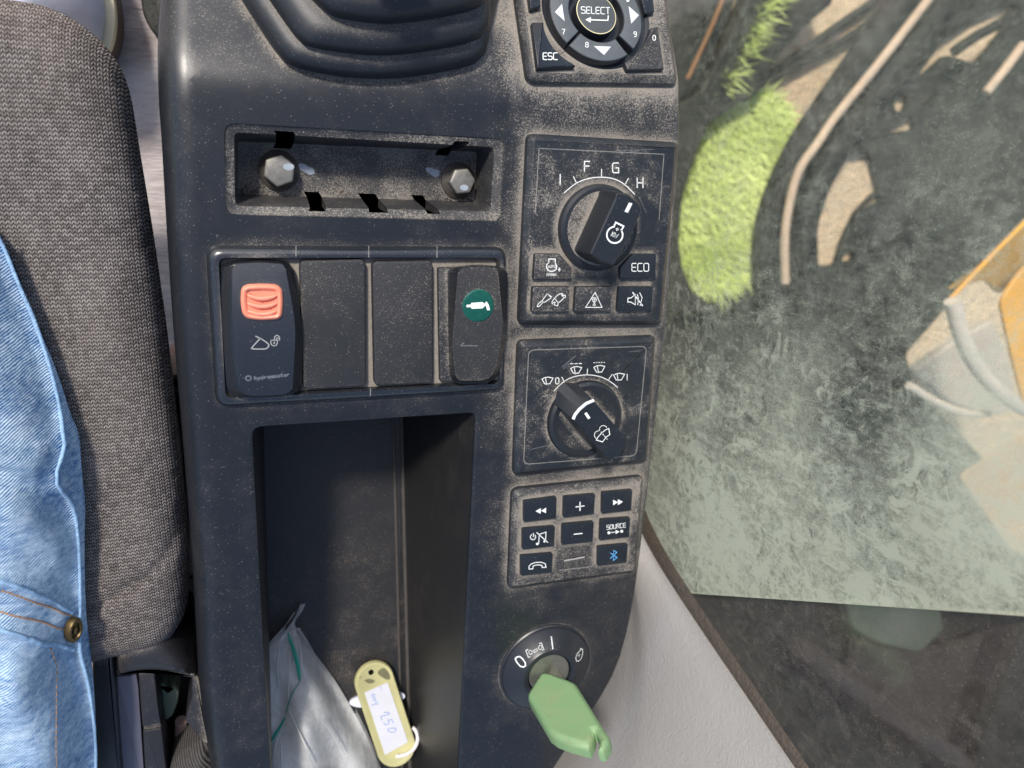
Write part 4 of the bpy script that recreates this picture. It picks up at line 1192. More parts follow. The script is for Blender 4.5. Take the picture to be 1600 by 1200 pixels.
def strip(mb, px, w, mat):
    q = resample(smooth(mp(zO, px), 2), 24)
    pts = onbag([tuple(p) for p in q])
    zs = np.convolve(np.r_[[pts[0].z]*4, [p.z for p in pts], [pts[-1].z]*4], np.ones(9)/9, 'valid')
    pts = [P(u, v, z+1.5) for (u, v), z in zip(q, zs)]
    k = [w*(.25+.75*math.sin(math.pi*min(1, max(0, i/23))) ** .6) for i in range(24)]
    L_ = [p+Vector((-a, 0, 0)) for p, a in zip(pts, k)]; R_ = [p+Vector((a, 0, .2)) for p, a in zip(pts, k)]
    mb.loft([L_, [p+Vector((0, 0, .5)) for p in pts], R_], mat, closed=False)
strip(m, [(258,292),(275,350),(300,420),(322,500),(336,618)], .95, 'bag_zip')
strip(m, [(334,622),(290,690),(262,760),(240,850)], .30, 'bag_zip')
strip(m, [(238,860),(190,945),(140,1030),(102,1112)], .8, 'bag_zip')
m.build('zip_seal', bag, 'green zip seal strip')
m = MB()
for px in ([(270,330),(268,470),(262,620),(255,760)], [(265,815),(320,930),(380,1070),(430,1190)], [(480,870),(560,980),(640,1110)], [(200,350),(180,520),(195,650)], [(330,330),(352,480),(345,600)], [(240,880),(180,1000),(150,1180)], [(210,1000),(212,1190)]):
    strip(m, px, .35, 'crease_pale')  # pale strips stand in for highlights on the film folds
m.build('crease_highlight', bag, 'pale strips painted as highlights along the creases of the film', kind=None)
# key tag
tg = thing('key_tag', 'yellow oval key tag with handwritten paper label in the tray', 'key tag', tuple(P(600, 1120, tray_h(600, 1120))))
TP0 = P(600, 1120, tray_h(600, 1120)+9)
TS = Surf(TP0, (1, 0, 0), (0, .96, -.27))
c0 = Vector(TS.p2(*zU(335, 170-130)))
oc = []
A1 = Vector(TS.p2(*zO(838, 622))); A2 = Vector(TS.p2(*zO(985, 1068)))
dv = (A2-A1).normalized(); pv = Vector((-dv.y, dv.x)); rt = (Vector(TS.p2(*zO(705, 640)))-Vector(TS.p2(*zO(968, 590)))).length/2
for k in range(17):
    a = math.pi*k/16; oc.append(tuple(A1+pv*rt*math.cos(a)-dv*rt*math.sin(a)))
for k in range(17):
    a = math.pi*k/16; oc.append(tuple(A2-pv*rt*math.cos(a)+dv*rt*math.sin(a)))
if area2(oc) < 0: oc = oc[::-1]
m = MB()
r_ = [[TS.w(x, y, h) for x, y in inset(oc, d)] for h, d in ((-3.4, .5), (-2.9, 0), (-.6, 0), (0, .45), (.05, 1.5), (-.25, 1.9))]
m.loft(r_, 'tag_yellow', cap0=True, cap1=True)
hc = Vector(TS.p2(*zO(813, 560)))
m.poly([TS.w(x, y, -.12) for x, y in circ(hc, rt*.14, 16)], 'black_hole')
for blob in ([(850,560),(890,525),(930,540),(950,590),(930,615),(880,590)], [(722,590),(740,575),(748,595),(730,612)], [(760,610),(810,600),(850,620),(800,640)]):
    m.poly([TS.w(*TS.p2(*p, -.15), -.17) for p in smooth(mp(zO, blob), 2, True)], 'tag_dirt')
h2 = Vector(TS.p2(*zO(1000, 1120)))
m.poly([TS.w(x, y, -.10) for x, y in circ(h2, rt*.12, 16)], 'black_hole')
m.build('tag_body', tg, angle=40)
m = MB()
pp = [TS.p2(*p, -.1) for p in mp(zO, [(769,694),(924,627),(1060,1024),(906,1112)])]
pp = pp if area2(pp) > 0 else pp[::-1]
m.loft([[TS.w(x, y, -.25) for x, y in pp], [TS.w(x, y, .12) for x, y in pp]], 'tag_paper', cap1=True)
IW = lambda pts, w=1.2: m.ink(TS, smooth(mp(zU, pts), 2), w, .14, 'ink_blue')
IW([(420,185),(450,195),(440,225)], .8)
IW([(325,285),(350,270),(365,290),(340,305),(322,290)], 1.1)
IW([(365,315),(330,320)], 1.1); IW([(365,320),(378,335),(335,345)], 1.1); IW([(372,345),(385,358),(345,362)], 1.1)
IW([(405,375),(375,385),(370,395)], 1.1); IW([(410,400),(370,402),(325,408),(340,422)], 1.1)
IW([(478,508),(510,500),(548,512),(540,530),(500,540),(445,552),(440,556),(447,580),(456,604)], 1.4)
IW([(575,590),(598,638)], 1.3); IW([(575,592),(530,600)], 1.3); IW([(530,600),(548,625),(535,650),(505,662),(482,650),(478,628)], 1.4); IW([(625,700),(628,735),(590,760),(545,745),(520,720),(540,705),(600,700),(625,705)], 1.3)
m.build('paper_label', tg, 'white paper slip with blue handwriting')
m = MB()
rp = [Vector(TS.w(*TS.p2(*zU(*p), h), h)) for p, h in (((640,1055), -.5), ((690,1050), 1.2), ((760,1030), 1.6), ((835,985), 1.2), ((880,920), .3), ((902,850), -.6), ((900,790), -1.4), ((875,725), -2.4), ((835,695), -3.2))]
m.tube([tuple(p) for p in smooth([tuple(p) for p in rp], 2)], .95, 'ring_white', 10)
m.build('split_ring', tg, 'pale ring through the lower hole')
# white pieces under the tag
m = MB()
cd = Vector(TS.p2(*zU(400, 345), -6)); rd = (Vector(TS.p2(*zU(752, 320), -6))-Vector(TS.p2(*zU(45, 370), -6))).length/2
pw = [TS.p2(*zU(398+350*math.cos(q_)-10*math.sin(q_), 345-40*math.cos(q_)+96*math.sin(q_)), -4.4) for q_ in np.linspace(0, 2*math.pi, 40)[:-1]]
pw = pw if area2(pw) > 0 else pw[::-1]
m.loft([[TS.w(x, y, -6) for x, y in pw], [TS.w(x, y, -4.4) for x, y in pw], [TS.w(x, y, -4.1) for x, y in inset(pw, .3)]], 'clip_white', cap1=True)
m.build('plastic_scrap', None, 'white plastic scrap showing from under both sides of the yellow key tag', cat='plastic scrap')

# ================================================================ operator seat
seat = thing('operator_seat', 'grey knitted cloth operator seat beside the console', 'seat', tuple(P(120, 700, -140)))
ZS = -6.0; RS = 16.0
sp_px = [(-330,-40),(-60,-10),(20,0),(67,8),(105,24),(138,46),(176,82),(202,133),(214,207),(246,400),(272,600),(288,740),(296,860),(296,930),(284,975),(255,1000),(205,1010),(140,1024),(60,1050),(-60,1080),(-330,1120)]
so = resample([FLAT.p2(u, v, ZS-RS) for u, v in smooth(sp_px, 2)], 150)
so = [tuple(p) for p in so]
if area2(so) < 0: so = so[::-1]
seam = np.array([FLAT.p2(*p, ZS-3) for p in smooth([(60,985),(120,958),(165,936),(215,908),(255,880),(275,840),(283,800)], 2)])
def pil(out, z0, R):
    def f(x, y):
        d = np.clip(pdist(x, y, out), 0, R)
        return z0-R+np.sqrt(np.maximum(R*R-(R-d)**2, 0))
    return f
ps = pil(so, ZS, RS)
def seatz(x, y):
    return ps(x, y)-1.6*np.exp(-(pdist(x, y, seam, False)/1.3)**2)+.5*np.sin(x*.09+1)*np.sin(y*.07)
m = MB()
m.sheet(so, [], 2.2, seatz, 'knit', jit=.15)
m.loft([W3(so, ZS-RS), W3(inset(so, 3.0), ZS-RS-12), W3(inset(so, 20), -110)], 'knit')
m.build('cushion', seat, 'thick grey knitted seat cushion with rounded edge', angle=80)
# side cover with slot and buckle at the rear of the seat
m = MB()
def slab(px, h0, h1, bev, mat, r=1.0, z=zJ, hz_=None):
    pp = rnd([FLAT.p2(*z(*p), h1) for p in px], r, 4)
    pp = pp if area2(pp) > 0 else pp[::-1]
    m.raised(FLAT, pp, h0, h1, bev, mat)
HV = -18
slab([(545,440),(660,378),(668,545),(690,640),(735,1300),(560,1300)], HV-40, HV+1, 1.2, 'black_trim', 2)
sc_ = m.build('side_cover', seat, 'black moulded plastic cover at the seat side with an open slot', angle=35)
m = MB(); slab([(692,598),(800,572),(900,562),(1010,577),(1100,602),(1150,610),(1165,590),(1100,560),(1010,545),(900,535),(800,545),(690,560)], HV-40, HV+3.2, .8, 'black_trim', .8); cp = rnd([FLAT.p2(*zJ(*p), HV+2) for p in [(690,340),(780,315),(920,310),(985,330),(1040,372),(1100,440),(1142,508),(1166,592),(1100,565),(1010,550),(900,540),(800,550),(690,575)]], 1.5, 4); cp = cp if area2(cp) > 0 else cp[::-1]; m.sheet(cp, [], 1.5, pil(cp, HV+9, 8), 'black_trim'); m.loft([W3(cp, HV+1), W3(cp, HV-40)], 'black_trim'); wp = smooth([FLAT.p2(*zJ(*p), HV+9) for p in [(815,345),(880,336),(950,352),(965,378),(930,390),(850,380)]], 2, True); m.sheet(wp, [], 1.2, lambda x, y: pil(cp, HV+9, 8)(x, y)+.12, 'seal'); m.build('cover_cap', sc_, 'rounded cap above the slot', angle=40)
m = MB(); slab([(694,602),(812,590),(824,660),(866,1300),(734,1300)], HV-40, HV-1.6, .4, 'lavender_trim', .5); m.build('cover_panel', sc_, 'lighter grey-violet strip')
m = MB(); slab([(822,566),(918,550),(940,760),(958,880),(848,900)], HV-40, HV+.4, .6, 'black_trim', .8); slab([(850,925),(962,905),(1005,1300),(872,1300)], HV-40, HV+.2, .6, 'black_trim', .8)
slab([(852,890),(958,876),(964,912),(854,930)], HV-40, HV-.8, .3, 'black_trim', .3); m.build('cover_rib', sc_, 'raised strip with a cross groove')
m = MB(); slab([(1140,600),(1180,590),(1236,900),(1260,1060),(1216,1000),(1100,860),(1140,720)], HV-40, HV-1, .8, 'black_trim', 1.5); m.build('cover_edge', sc_, 'outer edge of the cover')
m = MB(); slab([(925,560),(1150,600),(1240,950),(1240,1300),(960,1300)], HV-60, HV-34, .5, 'dark_slot', .5); m.build('slot_floor', sc_)
m = MB(); slab([(935,640),(985,648),(1000,690),(1035,655),(1066,690),(1060,750),(1030,830),(990,862),(950,850),(930,760)], HV-34, HV-12, .8, 'dull_green', 1.0); m.build('latch_plate', sc_, 'grey latch plate inside the slot')
m = MB(); m.tube([P(*zJ(1080, 860), HV-16), P(*zJ(1078, 960), HV-18), P(*zJ(1072, 1100), HV-20)], 2.6, 'rail_brown', 10); m.build('pin', sc_)
m = MB()
bo_ = [FLAT.p2(*zJ(*p), HV-4) for p in [(1000,1300),(1010,1110),(1060,1040),(1130,990),(1200,945),(1250,962),(1300,1030),(1360,1120),(1420,1300)]]
bo_ = resample(smooth(bo_, 2), 60); bo_ = [tuple(p) for p in bo_]; bo_ = bo_ if area2(bo_) > 0 else bo_[::-1]
m.sheet(bo_, [], 1.6, pil(bo_, HV+8, 10), 'rib_cloth'); m.loft([W3(bo_, HV-2), W3(bo_, HV-50)], 'rib_cloth')
m.build('side_bolster', seat, 'dark ribbed cloth bolster at the rear corner', angle=70)
# floor, rail and pedal in the gap
m = MB()
ff = -190
m.poly([(-700, -500, ff), (P(1000, 500).x, -500, ff), (P(1000, 500).x, 900, ff), (-700, 900, ff)], 'mat')
m.build('floor', None, kind='structure')
rl_ = thing('seat_rail', 'brown painted rail with dark slots between seat and console', 'rail', tuple(P(295, 750, -150)))
m = MB()
hr = -75
for a, b, hh_ in (((248, 585), (330, 640), hr), ((256, 642), (330, 712), hr-3), ((262, 722), (345, 900), hr-1), ((262, 905), (350, 1230), hr)):
    q = rnd([FLAT.p2(*p, hh_) for p in [(a[0], a[1]), (b[0], a[1]), (b[0], b[1]), (a[0], b[1])]], .6, 2)
    q = q if area2(q) > 0 else q[::-1]
    m.raised(FLAT, q, hh_-60, hh_, 1.0, 'rail_brown')
m.build('rail', rl_)
for a, b in (((262, 592), (300, 604)), ((272, 612), (292, 646)), ((268, 714), (320, 722))):
    m = MB()
    q = rnd([FLAT.p2(*p, hr+.6) for p in [(a[0], a[1]), (b[0], a[1]), (b[0], b[1]), (a[0], b[1])]], .8, 3)
    q = q if area2(q) > 0 else q[::-1]
    m.raised(FLAT, q, hr-8, hr+.5, .2, 'dark_slot')
    m.build('slot', rl_)
m = MB()
pd = rnd([FLAT.p2(*p, -150) for p in [(214,-40),(262,-40),(262,66),(248,62),(232,42),(222,20)]], 3, 4)
pd = pd if area2(pd) > 0 else pd[::-1]
m.raised(FLAT, pd, ff+.5, -150, 3, 'steel_dark')
m.build('foot_pedal', None, 'dark foot pedal on the floor beside the console', cat='pedal')

# ================================================================ person: thigh in jeans and one shoe
per = thing('person', 'seated person in faded light blue jeans, thigh beside the console', 'person', tuple(P(0, 900, -10)))
ZJ, RJ, VJ = 20.0, 19.0, 22.0
def prof(d): return ZJ-VJ+VJ*np.sin(np.pi/2*np.clip(d/RJ, 0, 1))
jp = [(-420,300),(-160,290),(-40,330),(0,368),(22,412),(50,485),(78,548),(98,606),(110,650),(124,680),(128,740),(133,790),(132,850),(134,950),(138,1000),(146,1060),(150,1120),(150,1180),(152,1260),(152,1340),(-420,1340)]
jo = resample([FLAT.p2(u, v, ZJ-VJ) for u, v in smooth(jp, 1)], 170); jo = [tuple(p) for p in jo]
if area2(jo) < 0: jo = jo[::-1]
def hj(u, v):
    h = 20.0
    for _ in range(14):
        p = P(u, v, h); d = float(np.clip(pdist(np.array([p.x]), np.array([p.y]), jo), 0, RJ)[0])
        if not inside(np.array([p.x]), np.array([p.y]), jo)[0]: d = 0
        h = .5*h+.5*float(prof(d))
    return h
jl = lambda px, it=2: np.array([P(u, v, hj(u, v))[:2] for u, v in smooth(px, it)])
zV = Z(0, 640, 2.857)
seam1 = jl([(0,365),(30,440),(60,510),(84,585),(96,640)]+mp(zV, [(285,100),(300,160),(270,230),(255,290),(275,350),(330,430),(352,520),(358,640),(362,760),(362,880),(358,1000),(362,1100),(395,1200),(425,1400),(432,1560),(436,1900)]))
hem1 = jl(mp(zV, [(-60,745),(60,770),(200,830),(325,900)])); hem2 = jl(mp(zV, [(-60,945),(60,985),(200,1030),(330,1075)])); mid_ = jl(mp(zV, [(-60,870),(60,900),(180,945),(310,985)]))
folds = [(jl(mp(zV, [(-60,270),(60,310),(150,345),(240,400),(300,480)])), -3.2, 3.0), (jl(mp(zV, [(-60,220),(60,250),(160,290),(260,350)])), 2.2, 4.0), (jl(mp(zV, [(-40,420),(80,470),(190,540),(300,640)])), 1.5, 5), (jl(mp(zV, [(-40,560),(100,620),(200,700),(310,800)])), -1.2, 4),
         (jl(mp(zV, [(60,1090),(100,1180),(90,1300)])), 1.6, 4), (jl(mp(zV, [(250,1060),(280,1150),(360,1280)])), -1.8, 3.5), (jl([(0,480),(50,560),(80,640)]), -1.0, 5), (jl([(0,600),(40,650),(70,700)]), 1.2, 5), (jl([(20,1060),(60,1120),(70,1200)]), 1.5, 5), (jl([(110,1030),(135,1090),(140,1180)]), -2.2, 3)]
yoke = jl(mp(zV, [(195,1060),(215,1120),(225,1200),(232,1450),(236,1700)])); yoke2 = jl(mp(zV, [(250,1070),(262,1130),(270,1200),(276,1450),(280,1700)]))
pj = lambda x, y: prof(pdist(x, y, jo))
def jz(x, y):
    z = pj(x, y)
    k = np.clip(pdist(x, y, jo)/6, 0.15, 1)
    for ln, a, s_ in folds: z = z+1.35*a*k*np.exp(-(pdist(x, y, ln, False)/s_)**2)
    z = z+1.5*np.exp(-(pdist(x, y, seam1, False)/1.1)**2)-.8*np.exp(-((pdist(x, y, seam1, False)-2.2)/1.2)**2)
    for ln in (hem1, hem2): z = z+1.6*np.exp(-(pdist(x, y, ln, False)/1.8)**2)
    z = z-.9*np.exp(-(pdist(x, y, mid_, False)/1.2)**2)
    for ln in (yoke, yoke2): z = z+.5*np.exp(-(pdist(x, y, ln, False)/.9)**2)
    z = z+.45*np.sin(x*.35+1.3*np.sin(y*.11))*np.sin(y*.23+x*.1)*k+.12*np.sin(x*1.3+y*.7)*np.sin(y*1.1-x*.4)*k
    return z
m = MB()
vis = [p for p in jo]
m.sheet(jo, [], 1.35, jz, 'denim', jit=.12)
m.loft([W3(jo, ZJ-VJ), [(x, y, ZS-2) for x, y in inset(jo, 3)]], 'denim')
tro = m.build('trousers', per, 'faded light blue denim trousers with a riveted pocket', angle=80)
def on_j(line, off):
    a = np.array(line); z = jz(a[:, 0], a[:, 1]); return [(x, y, q+off) for (x, y), q in zip(a, z)]
def stitch(name, line, mat, r, n, label, duty=.6):
    mb = MB(); q = resample(line, n*6)
    for k in range(n):
        s_ = q[k*6:k*6+int(6*duty)+1]
        if len(s_) > 1: mb.tube(on_j(s_, .25), r, mat, 5)
    ob = mb.build(name, tro, label, kind='stuff')
stitch('stitching', jl(mp(zV, [(-60,790),(60,820),(200,870),(325,915)])), 'thread_orange', .32, 22, 'orange stitching along the upper pocket hem', .8)
stitch('stitching', jl(mp(zV, [(-60,890),(60,918),(180,950),(305,995)])), 'thread_orange', .34, 22, 'orange stitching along the lower pocket hem', .8)
stitch('stitching', jl(mp(zV, [(225,1065),(240,1130),(250,1200),(256,1450),(260,1700)])), 'thread_orange', .25, 26, 'faded stitching below the pocket', .5)
for nm, ln, r_, lb in (('side_seam', seam1, .6, 'raised outer side seam with frayed pale edge'), ('pocket_hem', hem1, .7, 'pale upper fold of the pocket hem'), ('pocket_hem', hem2, .8, 'pale lower fold of the pocket hem')):
    m = MB(); q = resample(ln, 60); m.tube(on_j(q, .1), [r_*(.85+.3*random.random()) for _ in range(60)], 'denim_edge', 8); m.build(nm, tro, lb, angle=80)
m = MB()
rc = zV(332, 985); hh0 = hj(*rc)+2.4
RSf = Surf(P(*rc, hh0), (.62, .1, -.70), (.08, 1, 0))
rr_ = 3.5
rv = lambda r, h: [RSf.w(x, y, h) for x, y in circ((0, 0), r*.8, 28, r*1.25)]
m.loft([rv(rr_, -1.5), rv(rr_, .3), rv(rr_*.9, .9), rv(rr_*.68, 1.0), rv(rr_*.55, .2), rv(rr_*.5, -.2)], 'bronze', cap1=True)
m.loft([rv(rr_*.30, -.2), rv(rr_*.28, .8), rv(rr_*.15, 1.0)], 'bronze', cap1=True)
m.build('rivet', tro, 'bronze rivet at the pocket corner', angle=40)
# shoe on the floor in front of the seat
m = MB()
shp = [FLAT.p2(u, v, ff+35) for u, v in [(20,-120),(120,-120),(150,-40),(160,10),(158,46),(148,75),(120,90),(60,95),(10,80),(-20,0)]]
shp = [tuple(p) for p in resample(smooth(shp+[shp[0]], 2), 90)][:-1]
shp = shp if area2(shp) > 0 else shp[::-1]
m.sheet(shp, [], 4, pil(shp, ff+75, 45), 'shoe_leather')
m.loft([W3(shp, ff+30), W3(shp, ff+24)], 'shoe_leather')
sh = m.build('shoe', per, 'grey-blue shoe with pale rubber edge', angle=70)
m = MB()
m.loft([W3(inset(shp, 1), ff+26), W3(inset(shp, -4), ff+26), W3(inset(shp, -4), ff+18)], 'shoe_welt')
m.loft([W3(inset(shp, -4), ff+18), W3(inset(shp, -4.5), ff+.5)], 'shoe_sole')
m.build('sole', sh, 'pale welt over a brown sole', angle=50)

# ================================================================ side window, trim and what lies outside
win = thing('side_window', 'dirty side window glass beside the console, in two panes', 'window', tuple(GLASS.w(*GLASS.p2(1200, 900), -20)))
def pane(px, x_off, th, inner, name, label):
    mb = MB()
    pp = [GLASS.p2(*p, x_off) for p in px]
    a = [GLASS.w(x, y, x_off) for x, y in pp]; b = [GLASS.w(x, y, x_off+th) for x, y in pp]
    mb.poly(a, inner); mb.poly(b, 'glass_plain'); mb.loft([a, b], 'glass_edge')
    return mb.build(name, win, label, normals=False)
pane([(930,-120),(2100,-190),(2100,996),(1600,962),(1060,926),(1030,880),(1008,838),(975,760),(930,640)], 0, 4.5, 'glass_front', 'front_pane', 'front pane with hazy greenish dirt')
pane([(990,850),(1062,926),(1600,963),(2100,998),(2200,1700),(1350,1420),(1160,1120)], 7, 4, 'glass_rear', 'rear_pane', 'darker rear pane behind the front pane edge')
rc_px = smooth([(985,800),(1003,842),(1016,866),(1036,900),(1062,940),(1110,1012),(1160,1085),(1205,1152),(1250,1218),(1310,1310)], 2)
rc_px = [tuple(p) for p in resample(rc_px, 40)]
m = MB()
inn = [GLASS.w(*GLASS.p2(u, v), -1) for u, v in rc_px]
r1 = [GLASS.w(*GLASS.p2(u+10, v-6), -1.8) for u, v in rc_px]
r2 = [GLASS.w(*GLASS.p2(u+16, v-9), -1.2) for u, v in rc_px]
r3 = [GLASS.w(*GLASS.p2(u+20, v-12), -.3) for u, v in rc_px]
m.loft([inn, r1, r2, r3], 'seal', closed=False)
m.build('seal', win, 'dusty brown rubber seal along the rear edge', angle=60, normals=False)
m = MB()
left_h = -60
lp = [P(*p, left_h) for p in resample(smooth([(960,800),(955,850),(945,920),(930,980),(905,1050),(870,1110),(830,1170),(780,1240),(700,1360)], 2), 40)]
rp = [Vector(GLASS.w(*GLASS.p2(u, v, -3), -3)) for u, v in rc_px]
g = []
for k in np.linspace(0, 1, 22):
    row = []
    for a, b in zip(lp, rp):
        p = a.lerp(b, k)
        p = p+Vector((-.35, 0, .75)).normalized()*(9*math.sin(k*math.pi)+4*math.sin(min(1, k*1.05)*math.pi)**.5*(k > .5))
        row.append(p)
    g.append(row)
g.append([b+Vector((1.5, 0, -1.2)) for b in rp]); g.append([b+Vector((6, 0, -3)) for b in rp])
m.grid(g, 'grey_vinyl')
m.build('pillar_trim', None, 'light grey grained vinyl trim panel below the window corner', cat='trim panel', angle=60)
# ---- outside
GZ = -1000.0
m = MB(); m.poly([(XG+150, -40000, GZ), (80000, -40000, GZ), (80000, 40000, GZ), (XG+150, 40000, GZ)], 'soil'); m.build('ground', None, kind='structure')
m = MB()
for gpx, NG in (([(500,385),(565,455),(605,560),(565,680),(515,800),(492,950),(472,1090),(400,1150),(330,1190),(215,1200),(165,1110),(130,1000),(140,830),(200,650),(260,500),(400,425)], 22000), ([(442,-70),(488,-70),(254,362),(231,376)], 7000)):
    gp = [FLAT.p2(*p, GZ) for p in mp(zL, gpx)]
    gp = gp if area2(gp) > 0 else gp[::-1]
    m.sheet(gp, [], 60, lambda x, y: x*0+GZ+3, 'turf')
    ga = np.array(gp); x0, y0 = ga.min(0); x1, y1 = ga.max(0)
    bx_, by_ = rng.uniform(x0, x1, NG*2), rng.uniform(y0, y1, NG*2)
    ok = inside(bx_, by_, gp); bx_, by_ = bx_[ok][:NG], by_[ok][:NG]
    for x, y in zip(bx_, by_):
        hgt_ = min(44, 16*math.exp(rng.normal(.3, .4)))*(2.5 if NG < 10000 else 1); a = rng.normal(-.9, 1.3); lean = rng.uniform(.3, 1.3)*hgt_*(.35 if NG < 10000 else 1); w_ = rng.uniform(1.0, 3.0)
        d = Vector((math.cos(a), math.sin(a), 0)); s_ = Vector((-d.y, d.x, 0))*w_
        p = Vector((x, y, GZ+2)); q = p+d*lean*.35+Vector((0, 0, hgt_*.65)); e = p+d*lean+Vector((0, 0, hgt_))
        b = m.add([p-s_, p+s_, q+s_*.7, q-s_*.7, e]); m.face((b, b+1, b+2, b+3), 'grass'); m.face((b+3, b+2, b+4), 'grass')
m.build('grass', None, kind='stuff', normals=False, dbl=1e-6)
def slabo(name, px, h, th, mat, label, cat, holes=(), z=None, bev=4):
    if th < 10: bev = 1.0
    mb = MB()
    f_ = (lambda p: p) if z is None else (lambda p: z(*p))
    o = rnd([FLAT.p2(*f_(p), h) for p in px], 12, 3)
    o = o if area2(o) > 0 else o[::-1]
    hs = [rnd([FLAT.p2(*f_(p), h) for p in q], 10, 3) for q in holes]
    oi = inset(o, bev)
    mb.sheet(oi, hs, 70, lambda x, y: x*0+h, mat)
    mb.loft([W3(oi, h), W3(o, h-bev), W3(o, h-th)], mat)
    for q in hs: mb.loft([W3(q, h), W3(q, h-th)], mat)
    return mb.build(name, None, label, cat=cat)
def hose(name, px, h, d, mat, label, z=zL, cat='hose', hs=None):
    mb = MB()
    q = resample(smooth(mp(z, px), 2), 40)
    pts = [P(u, v, (h if hs is None else hs[0]+(hs[1]-hs[0])*i/39)) for i, (u, v) in enumerate(q)]
    rs = []
    for p in pts:
        rs.append(d*.5*(p-CP).length/F*.98)
    rs = [float(np.mean(rs))]*40
    mb.tube(pts, rs, mat, 14)
    return mb.build(name, None, label, cat=cat, angle=60)
slabo('steel_plate', [(60,-80),(432,-80),(345,140),(232,372),(150,430),(60,440)], GZ+82, 40, 'steel_dark', 'dark narrow steel plate outside the glass beside the menu keypad', 'steel plate', z=zL)
slabo('track_guard', [(486,-80),(800,-80),(815,6),(690,110),(575,235),(510,380),(400,440),(290,512),(232,650),(178,830),(165,1010),(178,1110),(215,1205),(330,1300),(-80,1300),(-60,450),(160,440),(262,372),(380,150)], GZ+76, 40, 'steel_dark', 'dark curved steel guard around the patch of grass', 'steel guard', z=zL)
hose('thin_rod', [(352,-20),(300,110),(240,240),(198,330)], GZ+110, 6, 'rust', 'thin rusty rod in front of the narrow steel plate', cat='rod')
hose('cable', [(420,420),(560,300),(700,200),(850,90),(960,20),(1040,-60)], GZ+14, 12, 'hose_black', 'thin black cable crossing the sunlit soil, upper of the crossing pair', cat='cable')
hose('cable', [(430,400),(590,310),(760,220),(880,150),(960,90),(1090,-40)], GZ+18, 11, 'hose_black', 'thin black cable crossing the sunlit soil, lower of the crossing pair', cat='cable')
hose('hydraulic_hose', [(1150,-60),(1010,110),(905,270),(790,430),(680,590),(600,750),(545,900),(528,1050),(534,1200),(560,1400)], GZ+62, 42, 'hose_black', 'thick black curved hose nearest the grass', cat='hose')
hose('soil_gap_tube', [(1215,-20),(1000,260),(800,500),(740,600),(660,700),(618,860),(600,1000),(606,1180)], GZ+120, 12, 'soil_strip', 'added sand-coloured tube standing in for the sunlit soil between the two thick black hoses')  # added tube, raised to catch the sun in place of the soil gap
hose('soil_streak_tube', [(1596,186),(1520,290),(1440,388)], GZ+60, 11, 'soil_strip', 'added sand-coloured tube standing in for a sunlit streak of soil at the upper right behind the glass', cat='rod')  # added tube in place of a sunlit streak of soil
hose('hydraulic_hose', [(1320,-80),(1180,140),(1040,320),(890,490),(790,660),(700,830),(672,980),(668,1100),(690,1300)], GZ+66, 40, 'hose_black', 'thick black curved hose between two strips of bare soil', cat='hose')
holes = [
 [(850,650),(960,640),(1000,800),(905,885),(850,1000),(820,1105),(728,1112),(740,940),(800,760)],
 [(836,1095),(870,1030),(900,1060),(890,1088)], [(908,886),(985,800),(1012,826),(1002,844)],
 [(1136,350),(1250,182),(1400,80),(1550,14),(1590,44),(1520,122),(1440,222),(1400,268),(1280,228),(1165,330)],
 [(1060,420),(1100,385),(1128,420),(1100,470),(1062,460)],
 [(1160,440),(1240,380),(1250,395),(1180,445)],
 [(1030,545),(1140,480),(1150,540),(1090,545),(1050,560)],
]
slabo('engine_bay_plate', [(1330,-120),(1800,-120),(1800,700),(1640,880),(1440,1080),(1310,1250),(1180,1400),(1110,1480),(1170,1640),(1350,1820),(1560,2050),(1760,2300),(1850,2560),(-100,2560),(-100,1300),(120,1262),(240,1215),(470,1170),(640,1160),(740,1180),(730,900),(850,600),(1060,330)], GZ+18, 14, 'steel_dark', 'large dark grimy steel plate with cut-outs behind the dirty glass', 'steel plate', holes=holes, z=zL)
hose('cable', [(1310,215),(1400,150),(1480,110),(1560,55)], GZ+85, 13, 'hose_black', 'thin black cable across the upper right cut-out', cat='cable')
slabo('orange_plate', [(1563,472),(1592,428),(1680,350),(1760,350),(1760,760),(1640,680),(1603,640),(1585,570)], -420, 5, 'orange_paint', 'bright orange painted machine panel at the right edge', 'machine plate')
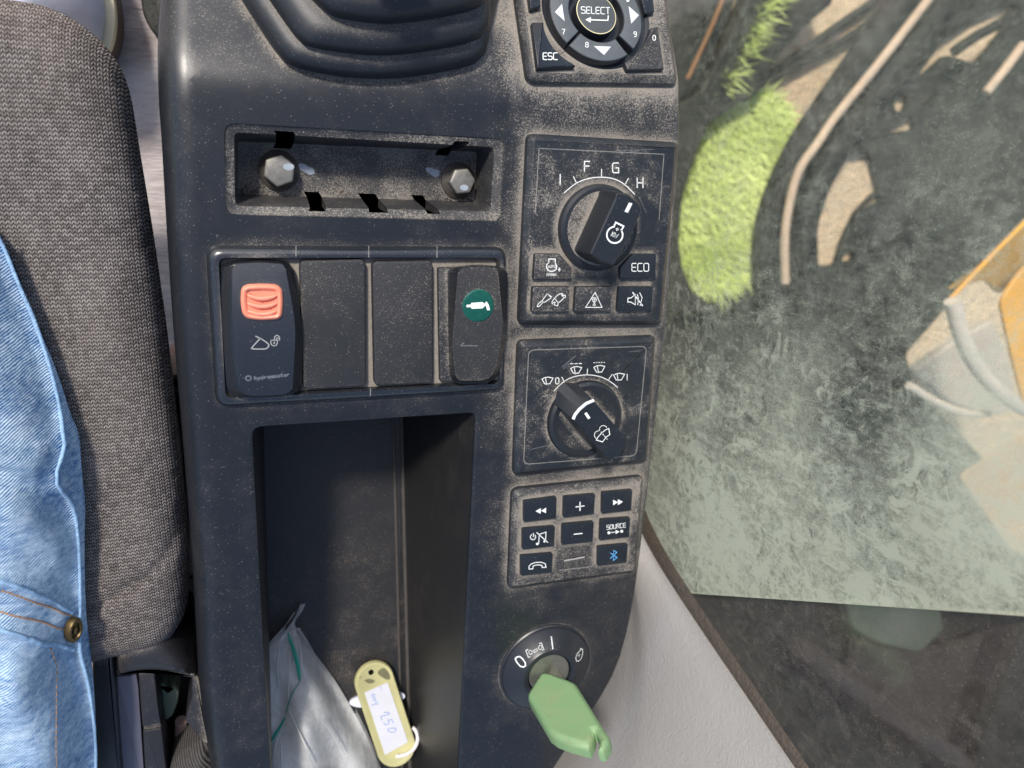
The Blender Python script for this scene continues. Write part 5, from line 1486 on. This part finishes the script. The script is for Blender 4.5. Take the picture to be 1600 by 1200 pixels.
slabo('shaded_orange_plate', [(1480,455),(1540,410),(1610,340),(1690,280),(1690,380),(1612,410),(1562,462),(1540,436)], -500, 5, 'orange_shaded', 'upper part of the orange panel, coloured mustard brown for the shade on it', 'bracket')
hose('painted_rod', [(1482,470),(1520,430),(1560,388),(1640,310)], -440, 6, 'orange_paint', 'slim orange rod along the shaded orange plate', z=lambda a, b: (a, b), cat='rod')
slabo('pale_plate', [(1428,580),(1500,528),(1552,500),(1578,560),(1592,640),(1548,652),(1482,628)], -820, 20, 'pink_plate', 'pale dusty plate left of the orange panel', 'plate')
hose('pale_hose', [(1488,470),(1500,520),(1518,562),(1552,606),(1600,640),(1680,676)], -430, 20, 'pale_hose', 'pale beige hose curving past the orange panel', z=lambda a, b: (a, b))
hose('pale_hose', [(1420,602),(1460,628),(1510,648),(1545,645)], -470, 11, 'pale_hose', 'short pale beige hose under the dusty plate', z=lambda a, b: (a, b))
slabo('orange_plate', [(1500,745),(1560,705),(1640,660),(1780,720),(1780,960),(1680,900),(1580,860)], -430, 5, 'peach_paint', 'orange machine panel seen faintly through smeared dirt', 'machine plate')
slabo('step_plate', [(1010,935),(1250,938),(1500,955),(1760,975),(1760,1500),(1240,1500),(1040,1100)], -800, 40, 'rock_black', 'black step plate outside the darker rear pane', 'step plate')
slabo('green_reflection', [(1322,940),(1470,950),(1476,984),(1437,1021),(1375,1006),(1335,985)], -700, 30, 'dull_green', 'added dull green solid standing in for a reflection in the rear pane', 'reflection stand-in')  # added solid, takes the place of a greenish reflection in the pane
slabo('side_panel', [(1342,1000),(1376,1010),(1437,1024),(1500,1010),(1560,990),(1600,985),(1580,1060),(1530,1150),(1500,1190),(1400,1110),(1330,1062)], -740, 20, 'grey_bar', 'dull grey panel below the green reflection shape', 'panel')
hose('support_bar', [(1250,1010),(1330,1070),(1430,1140),(1560,1230)], -660, 26, 'grey_bar', 'grey diagonal bar behind the rear pane', z=lambda a, b: (a, b), cat='bar')
slabo('mesh_block', [(1600,990),(1720,960),(1720,1320),(1490,1320),(1535,1165)], -640, 30, 'rock_black', 'rough black block at the lower right behind the rear pane', 'block')
